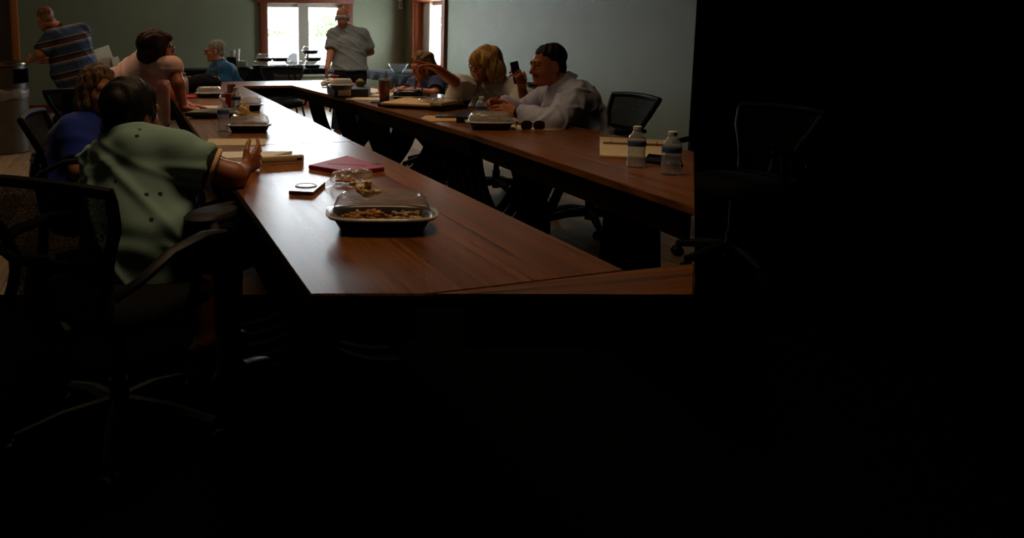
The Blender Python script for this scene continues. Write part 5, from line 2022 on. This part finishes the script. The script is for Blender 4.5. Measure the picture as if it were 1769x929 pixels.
# the phone in her left hand
hd_, hn_ = hd.normalized(), (hn - hd.normalized() * hn.dot(hd.normalized())).normalized()
tq = hd_.cross(hn_)
pc = B.wL + hd_ * .115 + hn_ * .024
rot = Matrix((tq, hd_, hn_)).transposed()
T = empty('phone', pc, 0, 'black phone held up in the hand of the blonde woman', 'phone', 'phones')
MB().box((0, 0, 0), (.074, .150, .009), rot, .004).build('phone_case', mat('phone_black', (14, 14, 16), .3, spec=.6), T)
MB().box(hn_ * .0048, (.067, .140, .001), rot).build('screen', mat('screen_black', (8, 8, 10), .1, spec=.6), T)

# --- man in the pale blue shirt, right
H = Head(at(946, 112, 4.70), cam_dir(-.96, -.30, -.10), (0, 0, 1), 1.02)
B = Body(at(1004, 252, 4.78), at(982, 172, 4.74), at(972, 147, 4.72), at(997, 170, 4.54), at(952, 160, 4.96), at(955, 210, 4.30), at(905, 190, 4.98),
         at(894, 193, 4.48), at(862, 181, 4.92), 1.12, 1.22, .05, arm=1.0)
P = Person('man with short dark hair and a goatee in a pale blue shirt, hands together', (B.pel.x, B.pel.y, 0), .0055, SK2)
F = P.F
B.torso(F); add_head(F, H, B.nk, .062, 1.12)
B.limb(F, -1); B.limb(F, 1)
add_hand(F, B.wL, cam_dir(-.98, .05, .06), cam_dir(.1, .9, -.45), -1, 1.0, (30, 35, 25))
add_hand(F, B.wR, cam_dir(-.80, -.45, .22), cam_dir(.1, -.6, -.7), 1, 1.0, (35, 40, 30))
hL, hR = B.pel - B.r * .10, B.pel + B.r * .10
kL, kR = at(918, 300, 4.55), at(905, 285, 4.95)
aL, aR = foot_under(kL, .05), foot_under(kR, .05)
B.leg = 1.1
B.legs(F, hL, hR, kL, kR, aL, aR)
add_foot(F, aL, cam_dir(-1, -.2)); add_foot(F, aR, cam_dir(-1, 0))


def fine_check():
    m = polo('pale_blue_check', (196, 204, 236), .03)
    nt = m.node_tree
    b = nt.nodes['Principled BSDF']
    old = b.inputs['Base Color'].links[0].from_socket
    tc = nt.nodes.new('ShaderNodeTexCoord')
    ch_ = nt.nodes.new('ShaderNodeTexWave')
    ch_.inputs['Scale'].default_value = 44
    ch_.bands_direction = 'DIAGONAL'
    nt.links.new(tc.outputs['Object'], ch_.inputs['Vector'])
    w2 = nt.nodes.new('ShaderNodeTexWave')
    w2.inputs['Scale'].default_value = 50
    w2.bands_direction = 'Z'
    nt.links.new(tc.outputs['Object'], w2.inputs['Vector'])
    mm = nt.nodes.new('ShaderNodeMath'); mm.operation = 'MULTIPLY'
    nt.links.new(ch_.outputs['Fac'], mm.inputs[0]); nt.links.new(w2.outputs['Fac'], mm.inputs[1])
    m3 = nt.nodes.new('ShaderNodeMath'); m3.operation = 'MULTIPLY'; m3.inputs[1].default_value = .22
    nt.links.new(mm.outputs[0], m3.inputs[0])
    mx = nt.nodes.new('ShaderNodeMix'); mx.data_type = 'RGBA'
    nt.links.new(m3.outputs[0], mx.inputs[0])
    nt.links.new(old, mx.inputs[6])
    mx.inputs[7].default_value = (*lin((92, 96, 130)), 1)
    nt.links.new(mx.outputs[2], b.inputs['Base Color'])
    return m


SH = fine_check()
S = Field()
B.torso(S, .018, hem=-.06)
B.limb(S, -1, .020, .03, 1.84, True); B.limb(S, 1, .018, .03, 1.84, True)
fc3 = creases(.011, 44, 12, 16, 3.2, (-.5, .3, .7))
fa3, fb3 = folds(.005, 29, 15, squeeze=1.2), folds(.003, 30, 30, axis=(.5, .5, .7), squeeze=.6)
P.wear('shirt', S, SH, disp=lambda q: fa3(q) + fb3(q) + fc3(q))
S = Field()
u_ = (B.nk - B.ch).normalized()
nd = (H.w(0, -.03, -.05) - B.nk).normalized()
S.cone(B.nk - nd * .01, B.nk + nd * .046, .106, .079, .008, True, True)
H.ell(S, (0, .085, -.125), (.03, .06, .06), .01, -1)
P.wear('collar', S, SH, .0045)
S = Field()
B.legs(S, hL, hR, kL, kR, aL, aR, .014, 1.97, cut=True, flare=.02)
S.ell(B.pel - B.u * .03, (.19, .16, .13), B.ax, .05)
P.wear('trousers', S, M_trou)
HD = hairmat('hair_dark', (14, 11, 10), (34, 26, 22))
hair(P, H, [((0, -.022, .044), (.0795, .0985, .0825)), ((0, -.06, -.03), (.066, .050, .06))], SHORT_SUB, HD, 12, .003, h=.004)
S = Field()
H.cone(S, (-.020, .0915, -.0525), (.020, .0915, -.0525), .0042, .0042, .006)
H.ell(S, (0, .078, -.105), (.022, .0175, .015), .01)
H.cone(S, (-.024, .084, -.056), (-.020, .078, -.095), .0045, .005, .006)
H.cone(S, (.024, .084, -.056), (.020, .078, -.095), .0045, .005, .006)
P.wear('goatee', S, hairmat('goatee_brown', (46, 26, 18), (74, 44, 30)), .003)
for sx in (-1, 1):
    S = Field()
    H.cone(S, (sx * .016, .0975, .026), (sx * .046, .084, .027), .0045, .003, .004)
    P.wear('eyebrow', S, HD, .002)
shoes(P, aL, aR, cam_dir(-1, -.1))
P.finish()
P.eyes(H)
q = B.eL.lerp(B.wL, .94)
r0 = (B.wL - B.eL).normalized().to_track_quat('Z', 'Y').to_matrix()
wt = MB().lathe([(.034, -.012), (.039, -.011), (.039, .011), (.034, .012)], q, 24, rot=r0)
wt.lathe([(.001, .046), (.018, .045), (.02, .036)], q, 18, rot=Matrix.Rotation(0, 3, 'X') @ (cam_dir(-.1, -.8, .6).normalized().to_track_quat('Z', 'Y').to_matrix()))
P.part('wristwatch', wt, M_blk)
